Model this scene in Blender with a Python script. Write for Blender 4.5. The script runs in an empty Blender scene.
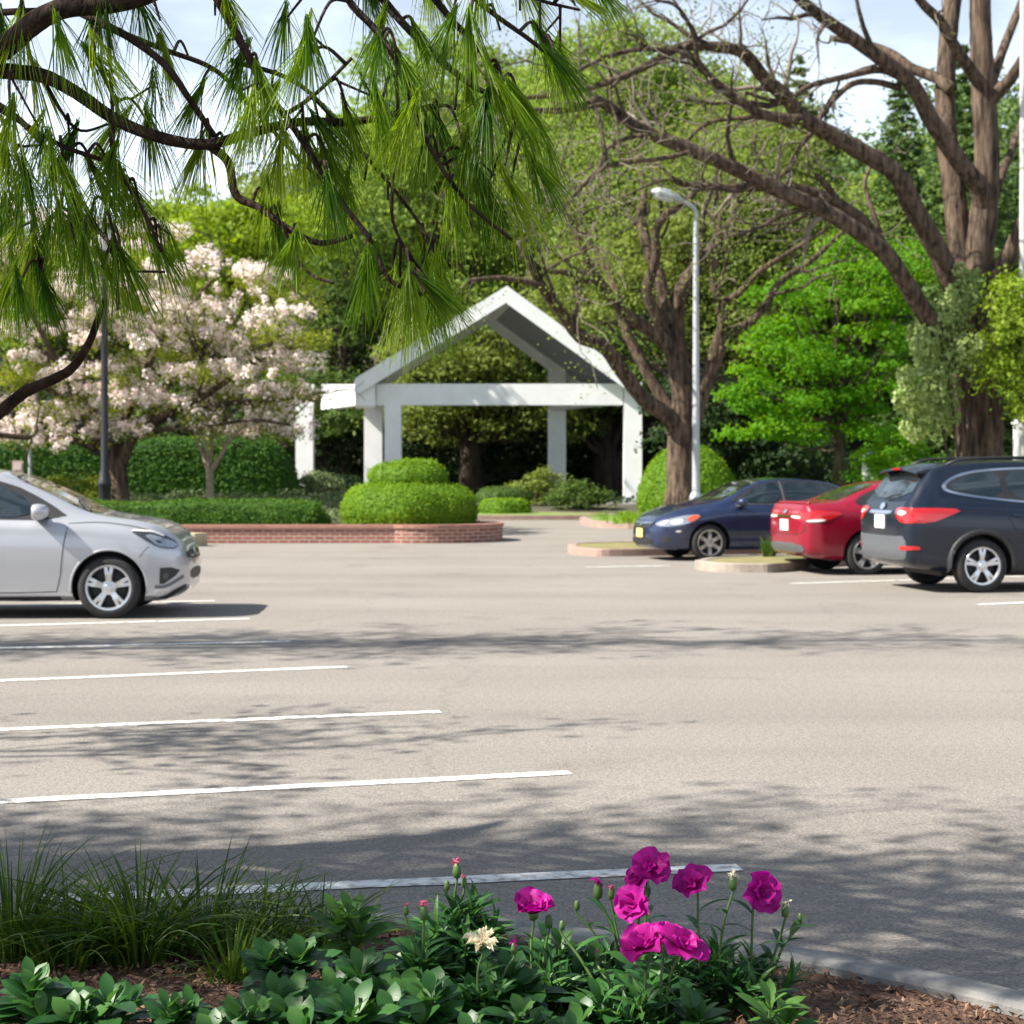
import bpy, bmesh, math, random
import numpy as np
from mathutils import Vector, Matrix, geometry
from mathutils.bvhtree import BVHTree

# ------------------------------------------------------------------ camera, sky, sun, exposure
F_PX, HORIZON, EYE = 1650.0, 472.0, 1.54
scene = bpy.context.scene
COL = scene.collection
cam_data = bpy.data.cameras.new('camera')
cam = bpy.data.objects.new('camera', cam_data)
COL.objects.link(cam)
cam.location = (0, 0, EYE)
cam.rotation_euler = (math.radians(90), 0, 0)
cam_data.sensor_width = 36.0
cam_data.lens = 36.0 * F_PX / 1024.0
cam_data.shift_y = -(512 - HORIZON) / 1024.0
cam_data.clip_end = 1500.0
cam_data.dof.use_dof = True
cam_data.dof.focus_distance = 4.7
cam_data.dof.aperture_fstop = 7.0
scene.camera = cam

SUN_EL, SUN_AZ = 44.0, -16.0          # the sun stands to the left of the car park
sun_vec = Vector((-math.cos(math.radians(SUN_EL)) * math.cos(math.radians(SUN_AZ)),
                  math.cos(math.radians(SUN_EL)) * math.sin(math.radians(SUN_AZ)),
                  math.sin(math.radians(SUN_EL))))
world = bpy.data.worlds.new('World')
scene.world = world
world.use_nodes = True
wn, wl = world.node_tree.nodes, world.node_tree.links
wn.clear()
w_out = wn.new('ShaderNodeOutputWorld')
w_bg = wn.new('ShaderNodeBackground')
w_sky = wn.new('ShaderNodeTexSky')
w_sky.sky_type = 'NISHITA'
w_sky.sun_disc = False
w_sky.sun_elevation = math.radians(SUN_EL)
w_sky.sun_rotation = math.atan2(sun_vec.x, sun_vec.y)
w_sky.air_density = 1.0
w_sky.dust_density = 1.2
w_sky.ozone_density = 1.5
w_bg.inputs['Strength'].default_value = 0.051
# thin bright cloud streaks in the sky itself
w_tc = wn.new('ShaderNodeTexCoord')
w_map = wn.new('ShaderNodeMapping')
w_map.inputs['Scale'].default_value = (2.2, 2.2, 6.0)
w_noise = wn.new('ShaderNodeTexNoise')
w_noise.inputs['Scale'].default_value = 2.6
w_noise.inputs['Detail'].default_value = 6
w_ramp = wn.new('ShaderNodeValToRGB')
w_ramp.color_ramp.elements[0].position = 0.40
w_ramp.color_ramp.elements[1].position = 0.66
w_mix = wn.new('ShaderNodeMix')
w_mix.data_type = 'RGBA'
w_mix.inputs['B'].default_value = (10.8, 12.2, 14.0, 1)
wl.new(w_tc.outputs['Generated'], w_map.inputs['Vector'])
wl.new(w_map.outputs['Vector'], w_noise.inputs['Vector'])
wl.new(w_noise.outputs['Fac'], w_ramp.inputs['Fac'])
# the cloud thickens to a pale veil towards the horizon
w_sep = wn.new('ShaderNodeSeparateXYZ')
w_veil = wn.new('ShaderNodeMapRange')
w_veil.inputs['From Min'].default_value = 0.02; w_veil.inputs['From Max'].default_value = 0.44
w_veil.inputs['To Min'].default_value = 1.0; w_veil.inputs['To Max'].default_value = 0.0
w_fac = wn.new('ShaderNodeMath'); w_fac.operation = 'MULTIPLY_ADD'; w_fac.use_clamp = True
w_fac.inputs[1].default_value = 0.45
wl.new(w_tc.outputs['Generated'], w_sep.inputs[0])
wl.new(w_sep.outputs['Z'], w_veil.inputs['Value'])
wl.new(w_ramp.outputs['Color'], w_fac.inputs[0])
wl.new(w_veil.outputs['Result'], w_fac.inputs[2])
wl.new(w_fac.outputs[0], w_mix.inputs['Factor'])
wl.new(w_sky.outputs['Color'], w_mix.inputs['A'])
wl.new(w_mix.outputs['Result'], w_bg.inputs['Color'])
wl.new(w_bg.outputs['Background'], w_out.inputs['Surface'])

sun_data = bpy.data.lights.new('sun', 'SUN')
sun_data.energy = 5.0
sun_data.angle = math.radians(0.55)
sun_data.color = (1.0, 0.94, 0.84)
sun = bpy.data.objects.new('sun', sun_data)
COL.objects.link(sun)
sun.rotation_euler = sun_vec.to_track_quat('Z', 'Y').to_euler()
sun.location = (-30, 10, 40)

scene.view_settings.view_transform = 'Standard'
scene.view_settings.look = 'None'
scene.view_settings.gamma = 1.0
scene.view_settings.exposure = 1.26
scene.cycles.max_bounces = 8
scene.cycles.diffuse_bounces = 4
scene.cycles.transmission_bounces = 5
scene.cycles.transparent_max_bounces = 6
scene.cycles.use_denoising = True

# ------------------------------------------------------------------ helpers
RNG = np.random.default_rng(7)
random.seed(7)


def at(px, py, Y):
    return np.array([(px - 512.0) / F_PX * Y, Y, EYE - (py - HORIZON) / F_PX * Y])


def link(o, parent=None):
    COL.objects.link(o)
    if parent is not None:
        o.parent = parent
    return o


def tag(o, label=None, cat=None, group=None, kind=None):
    if label: o['label'] = label
    if cat: o['category'] = cat
    if group: o['group'] = group
    if kind: o['kind'] = kind
    return o


def thing(name, label, cat, loc=(0, 0, 0), rz=0.0, group=None):
    o = bpy.data.objects.new(name, None)
    o.empty_display_size = 0.2
    link(o)
    o.location = loc
    o.rotation_euler = (0, 0, rz)
    return tag(o, label, cat, group)


class MB:
    """Collects vertices and faces of any size and links them as ONE mesh object."""
    def __init__(s):
        s.v, s.f, s.m, s.r, s.n = [], [], [], [], 0

    def add(s, V, Fs, mi=0, rnd=None):
        V = np.asarray(V, dtype=np.float64).reshape(-1, 3)
        if not isinstance(Fs, list): Fs = [Fs]
        for F in Fs:
            F = np.asarray(F, dtype=np.int64)
            if F.size == 0: continue
            s.f.append(F + s.n)
            s.m.append(np.full(len(F), mi, dtype=np.int32) if np.isscalar(mi) else np.asarray(mi, dtype=np.int32))
            s.r.append(np.zeros(len(F)) if rnd is None else (np.full(len(F), rnd) if np.isscalar(rnd) else np.asarray(rnd)))
        s.v.append(V)
        s.n += len(V)
        return s

    def box(s, c, d, mi=0, R=None):
        c, d = np.array(c, float), np.array(d, float) / 2
        V = np.array([[x, y, z] for x in (-1, 1) for y in (-1, 1) for z in (-1, 1)], float) * d
        if R is not None: V = V @ np.array(R).T
        return s.add(V + c, np.array([[0, 1, 3, 2], [4, 6, 7, 5], [0, 4, 5, 1], [2, 3, 7, 6], [0, 2, 6, 4], [1, 5, 7, 3]]), mi)

    def prism(s, poly, z0, z1, mi=0):
        n = len(poly)
        P = np.array(poly, float)
        V = np.vstack([np.column_stack([P, np.full(n, z0)]), np.column_stack([P, np.full(n, z1)])])
        i = np.arange(n); j = (i + 1) % n
        return s.add(V, [np.column_stack([i, j, j + n, i + n]), (i[::-1])[None, :], (i + n)[None, :]], mi)

    def hexa(s, P, mi=0):
        """8 corners: bottom 0-3 (ring), top 4-7 (ring)."""
        return s.add(np.array(P, float), np.array([[3, 2, 1, 0], [4, 5, 6, 7], [0, 1, 5, 4], [1, 2, 6, 5], [2, 3, 7, 6], [3, 0, 4, 7]]), mi)

    def build(s, name, mats, parent=None, smooth=False, attr=False):
        me = bpy.data.meshes.new(name)
        V = np.vstack(s.v)
        tot = np.concatenate([np.full(len(F), F.shape[1], dtype=np.int32) for F in s.f])
        loops = np.concatenate([F.ravel() for F in s.f]).astype(np.int32)
        start = np.concatenate([[0], np.cumsum(tot)[:-1]]).astype(np.int32)
        me.vertices.add(len(V)); me.vertices.foreach_set('co', V.ravel().astype(np.float32))
        me.loops.add(len(loops)); me.loops.foreach_set('vertex_index', loops)
        me.polygons.add(len(tot)); me.polygons.foreach_set('loop_start', start)
        me.polygons.foreach_set('loop_total', tot)
        if not isinstance(mats, (list, tuple)): mats = [mats]
        for m in mats: me.materials.append(m)
        me.polygons.foreach_set('material_index', np.concatenate(s.m))
        me.polygons.foreach_set('use_smooth', np.full(len(tot), bool(smooth)))
        if attr:
            a = me.attributes.new('rnd', 'FLOAT', 'FACE')
            a.data.foreach_set('value', np.concatenate(s.r).astype(np.float32))
        me.update(calc_edges=True)
        me.validate()
        o = bpy.data.objects.new(name, me)
        return link(o, parent)


def catmull(P, n):
    P = np.asarray(P, float)
    Q = np.vstack([2 * P[0] - P[1], P, 2 * P[-1] - P[-2]])
    out = []
    for i in range(len(P) - 1):
        p0, p1, p2, p3 = Q[i], Q[i + 1], Q[i + 2], Q[i + 3]
        t = np.linspace(0, 1, n, endpoint=False)[:, None]
        out.append(0.5 * (2 * p1 + (p2 - p0) * t + (2 * p0 - 5 * p1 + 4 * p2 - p3) * t ** 2 + (3 * p1 - p0 - 3 * p2 + p3) * t ** 3))
    out.append(P[-1:])
    return np.vstack(out)


def tube(mb, P, R, sides=8, mi=0, caps=True, knobs=0.0):
    P = np.asarray(P, float); n = len(P)
    R = np.broadcast_to(np.asarray(R, float), (n,)).copy()
    T = np.gradient(P, axis=0)
    T /= np.linalg.norm(T, axis=1, keepdims=True) + 1e-12
    ref = np.array([0, 0, 1.0]) if abs(T[0][2]) < 0.9 else np.array([1.0, 0, 0])
    u = np.cross(T[0], ref); u /= np.linalg.norm(u)
    a = np.linspace(0, 2 * math.pi, sides, endpoint=False)
    V = np.empty((n, sides, 3))
    for i in range(n):
        u = u - T[i] * np.dot(u, T[i]); u /= np.linalg.norm(u) + 1e-12
        w = np.cross(T[i], u)
        rr = R[i] * (1 + (knobs * RNG.normal(0, 1, sides) if knobs else 0))
        V[i] = P[i] + (np.cos(a) * rr)[:, None] * u + (np.sin(a) * rr)[:, None] * w
    i, k = np.meshgrid(np.arange(n - 1), np.arange(sides), indexing='ij')
    k2 = (k + 1) % sides
    Fq = np.stack([i * sides + k, i * sides + k2, (i + 1) * sides + k2, (i + 1) * sides + k], -1).reshape(-1, 4)
    fs = [Fq]
    if caps:
        fs.append(np.arange(sides)[::-1][None, :]); fs.append((np.arange(sides) + (n - 1) * sides)[None, :])
    return mb.add(V.reshape(-1, 3), fs, mi)


def lathe(mb, prof, n=32, axis='z', c=(0, 0, 0), mi=0):
    """prof: (radius, height) pairs; mi may be one index per profile segment."""
    prof = np.array(prof, float); m = len(prof)
    a = np.linspace(0, 2 * math.pi, n, endpoint=False)
    V = np.empty((m, n, 3))
    ca, sa = np.cos(a), np.sin(a)
    for i, (r, h) in enumerate(prof):
        V[i] = np.column_stack([r * ca, r * sa, np.full(n, h)]) if axis == 'z' else np.column_stack([r * ca, np.full(n, h), r * sa])
    i, k = np.meshgrid(np.arange(m - 1), np.arange(n), indexing='ij')
    k2 = (k + 1) % n
    Fq = np.stack([i * n + k, i * n + k2, (i + 1) * n + k2, (i + 1) * n + k], -1).reshape(-1, 4)
    if not np.isscalar(mi): mi = np.repeat(np.array(mi), n)
    return mb.add(V.reshape(-1, 3) + np.array(c), Fq, mi)


def unit(v):
    return v / (np.linalg.norm(v, axis=-1, keepdims=True) + 1e-12)


def leaf_quads(mb, C, size, normal=None, spread=1.0, aspect=0.6, mi=0, rnd=None, droop=0.0):
    """Leaf-sized rhombi at points C with random facing (around `normal` when given)."""
    n = len(C)
    if n == 0: return
    N = unit(RNG.normal(0, 1, (n, 3)))
    if normal is not None: N = unit(np.asarray(normal) + spread * N)
    D = unit(np.cross(N, unit(RNG.normal(0, 1, (n, 3)))))
    if droop: D = unit(D - np.array([0, 0, droop]))
    S = np.cross(N, D)
    L = (size * RNG.uniform(0.65, 1.3, n))[:, None]
    V = np.stack([C - D * L * .5, C + S * L * aspect * .5 - N * L * .08, C + D * L * .5, C - S * L * aspect * .5 - N * L * .08], 1)
    Fq = np.arange(4 * n).reshape(n, 4)
    mb.add(V.reshape(-1, 3), Fq, mi, RNG.uniform(0, 1, n) if rnd is None else rnd)


# ------------------------------------------------------------------ materials
def nodes_of(name):
    m = bpy.data.materials.new(name)
    m.use_nodes = True
    nt = m.node_tree
    return m, nt, nt.nodes, nt.links, nt.nodes['Principled BSDF']


def pmat(name, c1, c2=None, scale=4.0, rough=0.7, metallic=0.0, bump=0.0, bscale=None, stretch=(1, 1, 1), coat=0.0, spec=0.5, detail=5, emit=None, ramp=(0.35, 0.68)):
    m, nt, N, L, b = nodes_of(name)
    b.inputs['Roughness'].default_value = rough
    b.inputs['Metallic'].default_value = metallic
    b.inputs['Specular IOR Level'].default_value = spec
    b.inputs['Coat Weight'].default_value = coat
    b.inputs['Coat Roughness'].default_value = 0.04
    b.inputs['Base Color'].default_value = (*c1, 1)
    if c2 is not None or bump:
        tc = N.new('ShaderNodeTexCoord'); mp = N.new('ShaderNodeMapping')
        mp.inputs['Scale'].default_value = stretch
        L.new(tc.outputs['Object'], mp.inputs['Vector'])
    if c2 is not None:
        nz = N.new('ShaderNodeTexNoise'); nz.inputs['Scale'].default_value = scale; nz.inputs['Detail'].default_value = detail
        rp = N.new('ShaderNodeValToRGB')
        rp.color_ramp.elements[0].color = (*c1, 1); rp.color_ramp.elements[1].color = (*c2, 1)
        rp.color_ramp.elements[0].position, rp.color_ramp.elements[1].position = ramp
        L.new(mp.outputs['Vector'], nz.inputs['Vector']); L.new(nz.outputs['Fac'], rp.inputs['Fac'])
        L.new(rp.outputs['Color'], b.inputs['Base Color'])
    if bump:
        n2 = N.new('ShaderNodeTexNoise'); n2.inputs['Scale'].default_value = bscale or scale * 3; n2.inputs['Detail'].default_value = 6
        bp = N.new('ShaderNodeBump'); bp.inputs['Strength'].default_value = bump; bp.inputs['Distance'].default_value = 0.05
        L.new(mp.outputs['Vector'], n2.inputs['Vector']); L.new(n2.outputs['Fac'], bp.inputs['Height']); L.new(bp.outputs['Normal'], b.inputs['Normal'])
    return m


def leafmat(name, cols, transl=0.35, rough=0.65, tcol=None, spec=0.2):
    """cols: list of leaf colours, chosen per leaf by the mesh's rnd attribute; light passes through the blade."""
    m, nt, N, L, b = nodes_of(name)
    at_ = N.new('ShaderNodeAttribute'); at_.attribute_name = 'rnd'
    rp = N.new('ShaderNodeValToRGB')
    el = rp.color_ramp.elements
    while len(el) < len(cols): el.new(0.5)
    for i, c in enumerate(cols):
        el[i].position = i / max(1, len(cols) - 1); el[i].color = (*c, 1)
    L.new(at_.outputs['Fac'], rp.inputs['Fac'])
    L.new(rp.outputs['Color'], b.inputs['Base Color'])
    b.inputs['Roughness'].default_value = rough
    b.inputs['Specular IOR Level'].default_value = spec
    tr = N.new('ShaderNodeBsdfTranslucent')
    hs = N.new('ShaderNodeHueSaturation')
    hs.inputs['Hue'].default_value = 0.485; hs.inputs['Saturation'].default_value = 1.1; hs.inputs['Value'].default_value = 1.5
    L.new(rp.outputs['Color'], hs.inputs['Color']); L.new(hs.outputs['Color'], tr.inputs['Color'])
    mx = N.new('ShaderNodeMixShader'); mx.inputs['Fac'].default_value = transl
    out = N['Material Output']
    L.new(b.outputs['BSDF'], mx.inputs[1]); L.new(tr.outputs['BSDF'], mx.inputs[2]); L.new(mx.outputs['Shader'], out.inputs['Surface'])
    return m


def barkmat(name, c1, c2, scale=5.0, bump=0.9, zs=0.18):
    m = pmat(name, c1, c2, scale=scale, rough=0.9, bump=bump, bscale=scale * 2.5, stretch=(1, 1, zs), spec=0.2)
    return m


def asphalt_mat():
    m, nt, N, L, b = nodes_of('asphalt')
    tc = N.new('ShaderNodeTexCoord')
    def noise(scale, detail, stretch=(1, 1, 1), rough=0.5):
        mp = N.new('ShaderNodeMapping'); mp.inputs['Scale'].default_value = stretch
        n = N.new('ShaderNodeTexNoise'); n.inputs['Scale'].default_value = scale; n.inputs['Detail'].default_value = detail
        n.inputs['Roughness'].default_value = rough
        L.new(tc.outputs['Object'], mp.inputs['Vector']); L.new(mp.outputs['Vector'], n.inputs['Vector'])
        return n.outputs['Fac']
    def ramp(fac, a, bb, p0=0.3, p1=0.7):
        r = N.new('ShaderNodeValToRGB'); r.color_ramp.elements[0].position = p0; r.color_ramp.elements[1].position = p1
        r.color_ramp.elements[0].color = (*a, 1); r.color_ramp.elements[1].color = (*bb, 1)
        L.new(fac, r.inputs['Fac']); return r.outputs['Color']
    def mul(a, bb, f=1.0):
        x = N.new('ShaderNodeMix'); x.data_type = 'RGBA'; x.blend_type = 'MULTIPLY'; x.inputs['Factor'].default_value = f
        L.new(a, x.inputs['A']); L.new(bb, x.inputs['B']); return x.outputs['Result']
    base = ramp(noise(0.35, 4), (0.258, 0.234, 0.208), (0.296, 0.272, 0.244))
    streak = ramp(noise(0.5, 5, (0.12, 1.6, 1)), (0.86, 0.86, 0.86), (1.0, 1.0, 1.0), 0.3, 0.55)
    grain = ramp(noise(75, 3, rough=0.65), (0.50, 0.50, 0.52), (1.18, 1.18, 1.17), 0.33, 0.66)
    stain = ramp(noise(0.9, 6), (1, 1, 1), (0.80, 0.79, 0.78), 0.60, 0.74)
    base = mul(base, stain)
    grit = ramp(noise(26, 4), (0.86, 0.86, 0.86), (1.05, 1.05, 1.05), 0.35, 0.6)
    # fine cracks
    vo = N.new('ShaderNodeTexVoronoi'); vo.feature = 'DISTANCE_TO_EDGE'; vo.inputs['Scale'].default_value = 0.22
    nd = N.new('ShaderNodeTexNoise'); nd.inputs['Scale'].default_value = 1.4; nd.inputs['Detail'].default_value = 5
    ad = N.new('ShaderNodeVectorMath'); ad.operation = 'ADD'
    sc = N.new('ShaderNodeVectorMath'); sc.operation = 'SCALE'; sc.inputs['Scale'].default_value = 0.9
    L.new(tc.outputs['Object'], nd.inputs['Vector']); L.new(nd.outputs['Color'], sc.inputs[0])
    L.new(tc.outputs['Object'], ad.inputs[0]); L.new(sc.outputs['Vector'], ad.inputs[1]); L.new(ad.outputs['Vector'], vo.inputs['Vector'])
    crack = ramp(vo.outputs['Distance'], (0.72, 0.72, 0.72), (1, 1, 1), 0.0, 0.007)
    col = mul(mul(mul(mul(base, streak), grain), grit), crack, 0.45)
    L.new(col, b.inputs['Base Color'])
    b.inputs['Roughness'].default_value = 0.88
    b.inputs['Specular IOR Level'].default_value = 0.25
    bp = N.new('ShaderNodeBump'); bp.inputs['Strength'].default_value = 0.55; bp.inputs['Distance'].default_value = 0.012
    L.new(noise(60, 4, rough=0.65), bp.inputs['Height']); L.new(bp.outputs['Normal'], b.inputs['Normal'])
    return m


def brick_mat():
    m, nt, N, L, b = nodes_of('brick')
    tc = N.new('ShaderNodeTexCoord'); br = N.new('ShaderNodeTexBrick')
    sx = N.new('ShaderNodeSeparateXYZ'); cb = N.new('ShaderNodeCombineXYZ')
    L.new(tc.outputs['Object'], sx.inputs[0]); L.new(sx.outputs['X'], cb.inputs['X']); L.new(sx.outputs['Z'], cb.inputs['Y'])
    L.new(cb.outputs[0], br.inputs['Vector'])
    br.inputs['Scale'].default_value = 1.0
    br.inputs['Color1'].default_value = (0.30, 0.115, 0.075, 1); br.inputs['Color2'].default_value = (0.22, 0.075, 0.05, 1)
    br.inputs['Mortar'].default_value = (0.42, 0.36, 0.31, 1)
    br.inputs['Brick Width'].default_value = 0.22; br.inputs['Row Height'].default_value = 0.078; br.inputs['Mortar Size'].default_value = 0.009
    L.new(br.outputs['Color'], b.inputs['Base Color']); b.inputs['Roughness'].default_value = 0.85
    bp = N.new('ShaderNodeBump'); bp.inputs['Strength'].default_value = 0.4; bp.inputs['Distance'].default_value = 0.01
    L.new(br.outputs['Fac'], bp.inputs['Height']); bp.invert = True
    L.new(bp.outputs['Normal'], b.inputs['Normal'])
    return m


def paint(name, c, metallic=0.55, rough=0.32, coat=1.0):
    m, nt, N, L, b = nodes_of(name)
    b.inputs['Base Color'].default_value = (*c, 1); b.inputs['Metallic'].default_value = metallic
    b.inputs['Roughness'].default_value = rough; b.inputs['Coat Weight'].default_value = coat; b.inputs['Coat Roughness'].default_value = 0.03
    # road film gathering on the lower body
    tc = N.new('ShaderNodeTexCoord'); nz = N.new('ShaderNodeTexNoise'); nz.inputs['Scale'].default_value = 3.0; nz.inputs['Detail'].default_value = 6
    L.new(tc.outputs['Object'], nz.inputs['Vector'])
    rp = N.new('ShaderNodeMapRange'); rp.inputs['To Min'].default_value = rough * 0.85; rp.inputs['To Max'].default_value = rough * 1.3
    L.new(nz.outputs['Fac'], rp.inputs['Value']); L.new(rp.outputs['Result'], b.inputs['Roughness'])
    return m


M = {}
M['asphalt'] = asphalt_mat()
M['line'] = pmat('road_paint', (0.78, 0.77, 0.74), (0.36, 0.335, 0.30), scale=16, rough=0.8, bump=0.4, bscale=70, ramp=(0.47, 0.64), detail=10)
M['concrete'] = pmat('concrete', (0.25, 0.245, 0.235), (0.15, 0.147, 0.14), scale=9, rough=0.9, bump=0.2, bscale=90, detail=9)
M['warmkerb'] = pmat('warm_kerb', (0.33, 0.285, 0.235), (0.24, 0.20, 0.17), scale=4, rough=0.85, bump=0.3, bscale=40)
M['pinkkerb'] = pmat('pink_kerb', (0.34, 0.23, 0.19), (0.25, 0.18, 0.15), scale=4, rough=0.85, bump=0.3, bscale=30)
M['soil'] = pmat('forest_floor', (0.045, 0.038, 0.026), (0.075, 0.075, 0.035), scale=0.8, rough=0.95, bump=0.6, bscale=6)
M['lawn'] = pmat('lawn', (0.10, 0.17, 0.025), (0.16, 0.25, 0.04), scale=2.5, rough=0.9, bump=0.8, bscale=22)
M['drygrass'] = pmat('dry_verge', (0.24, 0.20, 0.085), (0.14, 0.15, 0.05), scale=4, rough=0.95, bump=0.6, bscale=25)
M['mulchbase'] = pmat('mulch', (0.09, 0.045, 0.028), (0.20, 0.11, 0.07), scale=30, rough=0.95, bump=1.0, bscale=60)
M['brick'] = brick_mat()
M['cap'] = pmat('brick_cap', (0.40, 0.20, 0.15), (0.32, 0.15, 0.11), scale=6, rough=0.85, bump=0.2, bscale=30)
M['white'] = pmat('white_paint', (0.80, 0.80, 0.79), (0.72, 0.72, 0.71), scale=1.5, rough=0.5, detail=8)
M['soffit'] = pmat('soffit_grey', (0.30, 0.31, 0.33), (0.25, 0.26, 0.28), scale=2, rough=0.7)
M['galv'] = pmat('galvanised_steel', (0.46, 0.49, 0.51), (0.38, 0.40, 0.43), scale=2.5, rough=0.5, metallic=0.35)
M['blackmetal'] = pmat('black_metal', (0.012, 0.013, 0.016), (0.02, 0.021, 0.025), scale=4, rough=0.45)
M['lampglass'] = pmat('lamp_glass', (0.55, 0.55, 0.52), rough=0.3)
M['bark'] = barkmat('bark', (0.028, 0.020, 0.015), (0.155, 0.110, 0.078), scale=11, zs=0.14)
M['barkgrey'] = barkmat('bark_grey', (0.028, 0.021, 0.016), (0.12, 0.09, 0.068), scale=9)
M['twig'] = pmat('twig_bark', (0.13, 0.105, 0.08), (0.22, 0.19, 0.15), scale=3, rough=0.9)
M['barkdark'] = barkmat('bark_dark', (0.02, 0.016, 0.012), (0.06, 0.045, 0.033), scale=5)
M['barkpine'] = barkmat('bark_pine', (0.016, 0.010, 0.007), (0.075, 0.048, 0.034), scale=22, zs=0.5)
M['barkpale'] = barkmat('bark_pale', (0.22, 0.17, 0.12), (0.34, 0.28, 0.21), scale=5)
M['needle'] = leafmat('pine_needles', [(0.026, 0.09, 0.006), (0.085, 0.185, 0.012), (0.17, 0.28, 0.018), (0.26, 0.36, 0.03)], transl=0.5, rough=0.38)
M['lf_yellow'] = leafmat('leaves_yellow_green', [(0.125, 0.205, 0.034), (0.185, 0.28, 0.05), (0.265, 0.345, 0.08)], transl=0.45)
M['lf_olive'] = leafmat('leaves_olive', [(0.10, 0.145, 0.026), (0.155, 0.205, 0.038), (0.22, 0.26, 0.06)], transl=0.35)
M['lf_mid'] = leafmat('leaves_mid_green', [(0.042, 0.088, 0.018), (0.075, 0.13, 0.024), (0.115, 0.175, 0.032)], transl=0.32)
M['lf_dark'] = leafmat('leaves_dark_green', [(0.012, 0.028, 0.010), (0.022, 0.046, 0.014), (0.038, 0.068, 0.018)], transl=0.25)
M['lf_bright'] = leafmat('leaves_bright_green', [(0.05, 0.17, 0.004), (0.10, 0.26, 0.008), (0.18, 0.34, 0.015)], transl=0.45)
M['lf_lime'] = leafmat('leaves_lime_green', [(0.15, 0.25, 0.02), (0.21, 0.31, 0.03), (0.28, 0.36, 0.045)], transl=0.42)
M['lf_conifer'] = leafmat('leaves_conifer', [(0.065, 0.125, 0.04), (0.105, 0.175, 0.052), (0.155, 0.225, 0.065)], transl=0.25)
M['lf_hedge'] = leafmat('leaves_hedge', [(0.018, 0.065, 0.006), (0.036, 0.105, 0.010), (0.07, 0.16, 0.016)], transl=0.25)
M['lf_box'] = leafmat('leaves_clipped_box', [(0.09, 0.19, 0.010), (0.14, 0.26, 0.016), (0.20, 0.32, 0.026)], transl=0.38)
M['lf_low'] = leafmat('leaves_low_hedge', [(0.03, 0.085, 0.008), (0.06, 0.14, 0.014), (0.11, 0.21, 0.022)], transl=0.3)
M['lf_pale'] = leafmat('leaves_pale_grey_green', [(0.085, 0.125, 0.05), (0.14, 0.185, 0.08), (0.20, 0.25, 0.12)], transl=0.3)
M['lf_ivy'] = leafmat('ivy_leaves', [(0.18, 0.26, 0.07), (0.29, 0.38, 0.12), (0.40, 0.48, 0.22)], transl=0.35)
M['blossom'] = leafmat('pink_white_blossom', [(0.70, 0.57, 0.54), (0.80, 0.71, 0.67), (0.85, 0.80, 0.76)], transl=0.3, rough=0.8)
M['lf_cherry'] = leafmat('young_cherry_leaves', [(0.11, 0.15, 0.025), (0.19, 0.24, 0.03), (0.29, 0.33, 0.045)], transl=0.4)
M['grass'] = leafmat('grass_blades', [(0.022, 0.065, 0.010), (0.048, 0.11, 0.014), (0.12, 0.18, 0.03)], transl=0.35, rough=0.42)
M['lf_bed'] = leafmat('bedding_leaves', [(0.012, 0.055, 0.015), (0.034, 0.12, 0.024), (0.095, 0.21, 0.036)], transl=0.3, rough=0.42, spec=0.4)
M['lf_fresh'] = leafmat('fresh_shoot_leaves', [(0.045, 0.13, 0.025), (0.075, 0.18, 0.032), (0.11, 0.22, 0.045)], transl=0.35, rough=0.5, spec=0.35)
M['petal'] = leafmat('magenta_petals', [(0.26, 0.005, 0.14), (0.37, 0.010, 0.21), (0.50, 0.022, 0.31)], transl=0.35, rough=0.5)
M['petalpink'] = leafmat('pink_bud_petals', [(0.42, 0.08, 0.15), (0.52, 0.16, 0.22)], transl=0.3)
M['petalwhite'] = leafmat('cream_petals', [(0.72, 0.66, 0.45), (0.80, 0.75, 0.60)], transl=0.3)
M['stem'] = pmat('green_stem', (0.05, 0.11, 0.025), (0.09, 0.15, 0.035), scale=20, rough=0.5)
M['pathstone'] = pmat('pale_stone', (0.46, 0.38, 0.26), (0.36, 0.30, 0.2), scale=6, rough=0.85, bump=0.3)
M['tyre'] = pmat('tyre_rubber', (0.012, 0.012, 0.013), (0.022, 0.021, 0.021), scale=12, rough=0.8)
M['alloy'] = pmat('alloy', (0.62, 0.63, 0.65), rough=0.28, metallic=0.85)
M['alloydark'] = pmat('wheel_well_dark', (0.012, 0.012, 0.014), rough=0.6)
M['trim'] = pmat('black_trim', (0.014, 0.014, 0.016), (0.022, 0.022, 0.024), scale=8, rough=0.5)
M['greytrim'] = pmat('grey_trim', (0.12, 0.13, 0.145), rough=0.4, metallic=0.3)
M['chrome'] = pmat('chrome', (0.72, 0.73, 0.75), rough=0.12, metallic=1.0)
M['carglass'] = pmat('car_glass', (0.010, 0.018, 0.020), rough=0.03, spec=0.9, coat=1.0)
M['clearlamp'] = pmat('clear_lamp', (0.42, 0.45, 0.50), rough=0.12, metallic=0.6, coat=1.0)
M['lampdark'] = pmat('lamp_bowl', (0.05, 0.055, 0.065), rough=0.15, metallic=0.3, coat=1.0)
M['redlamp'] = pmat('red_lamp', (0.42, 0.008, 0.010), rough=0.12, coat=1.0)
M['amber'] = pmat('amber_lamp', (0.65, 0.10, 0.03), rough=0.15, coat=1.0)
M['whitelamp'] = pmat('white_lamp', (0.75, 0.72, 0.70), rough=0.15, coat=1.0)
M['plate'] = pmat('plate', (0.78, 0.77, 0.74), rough=0.45)
M['plateyellow'] = pmat('plate_yellow', (0.75, 0.62, 0.20), rough=0.45)
M['seam'] = pmat('seam_gap', (0.01, 0.01, 0.012), rough=0.8)
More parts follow.
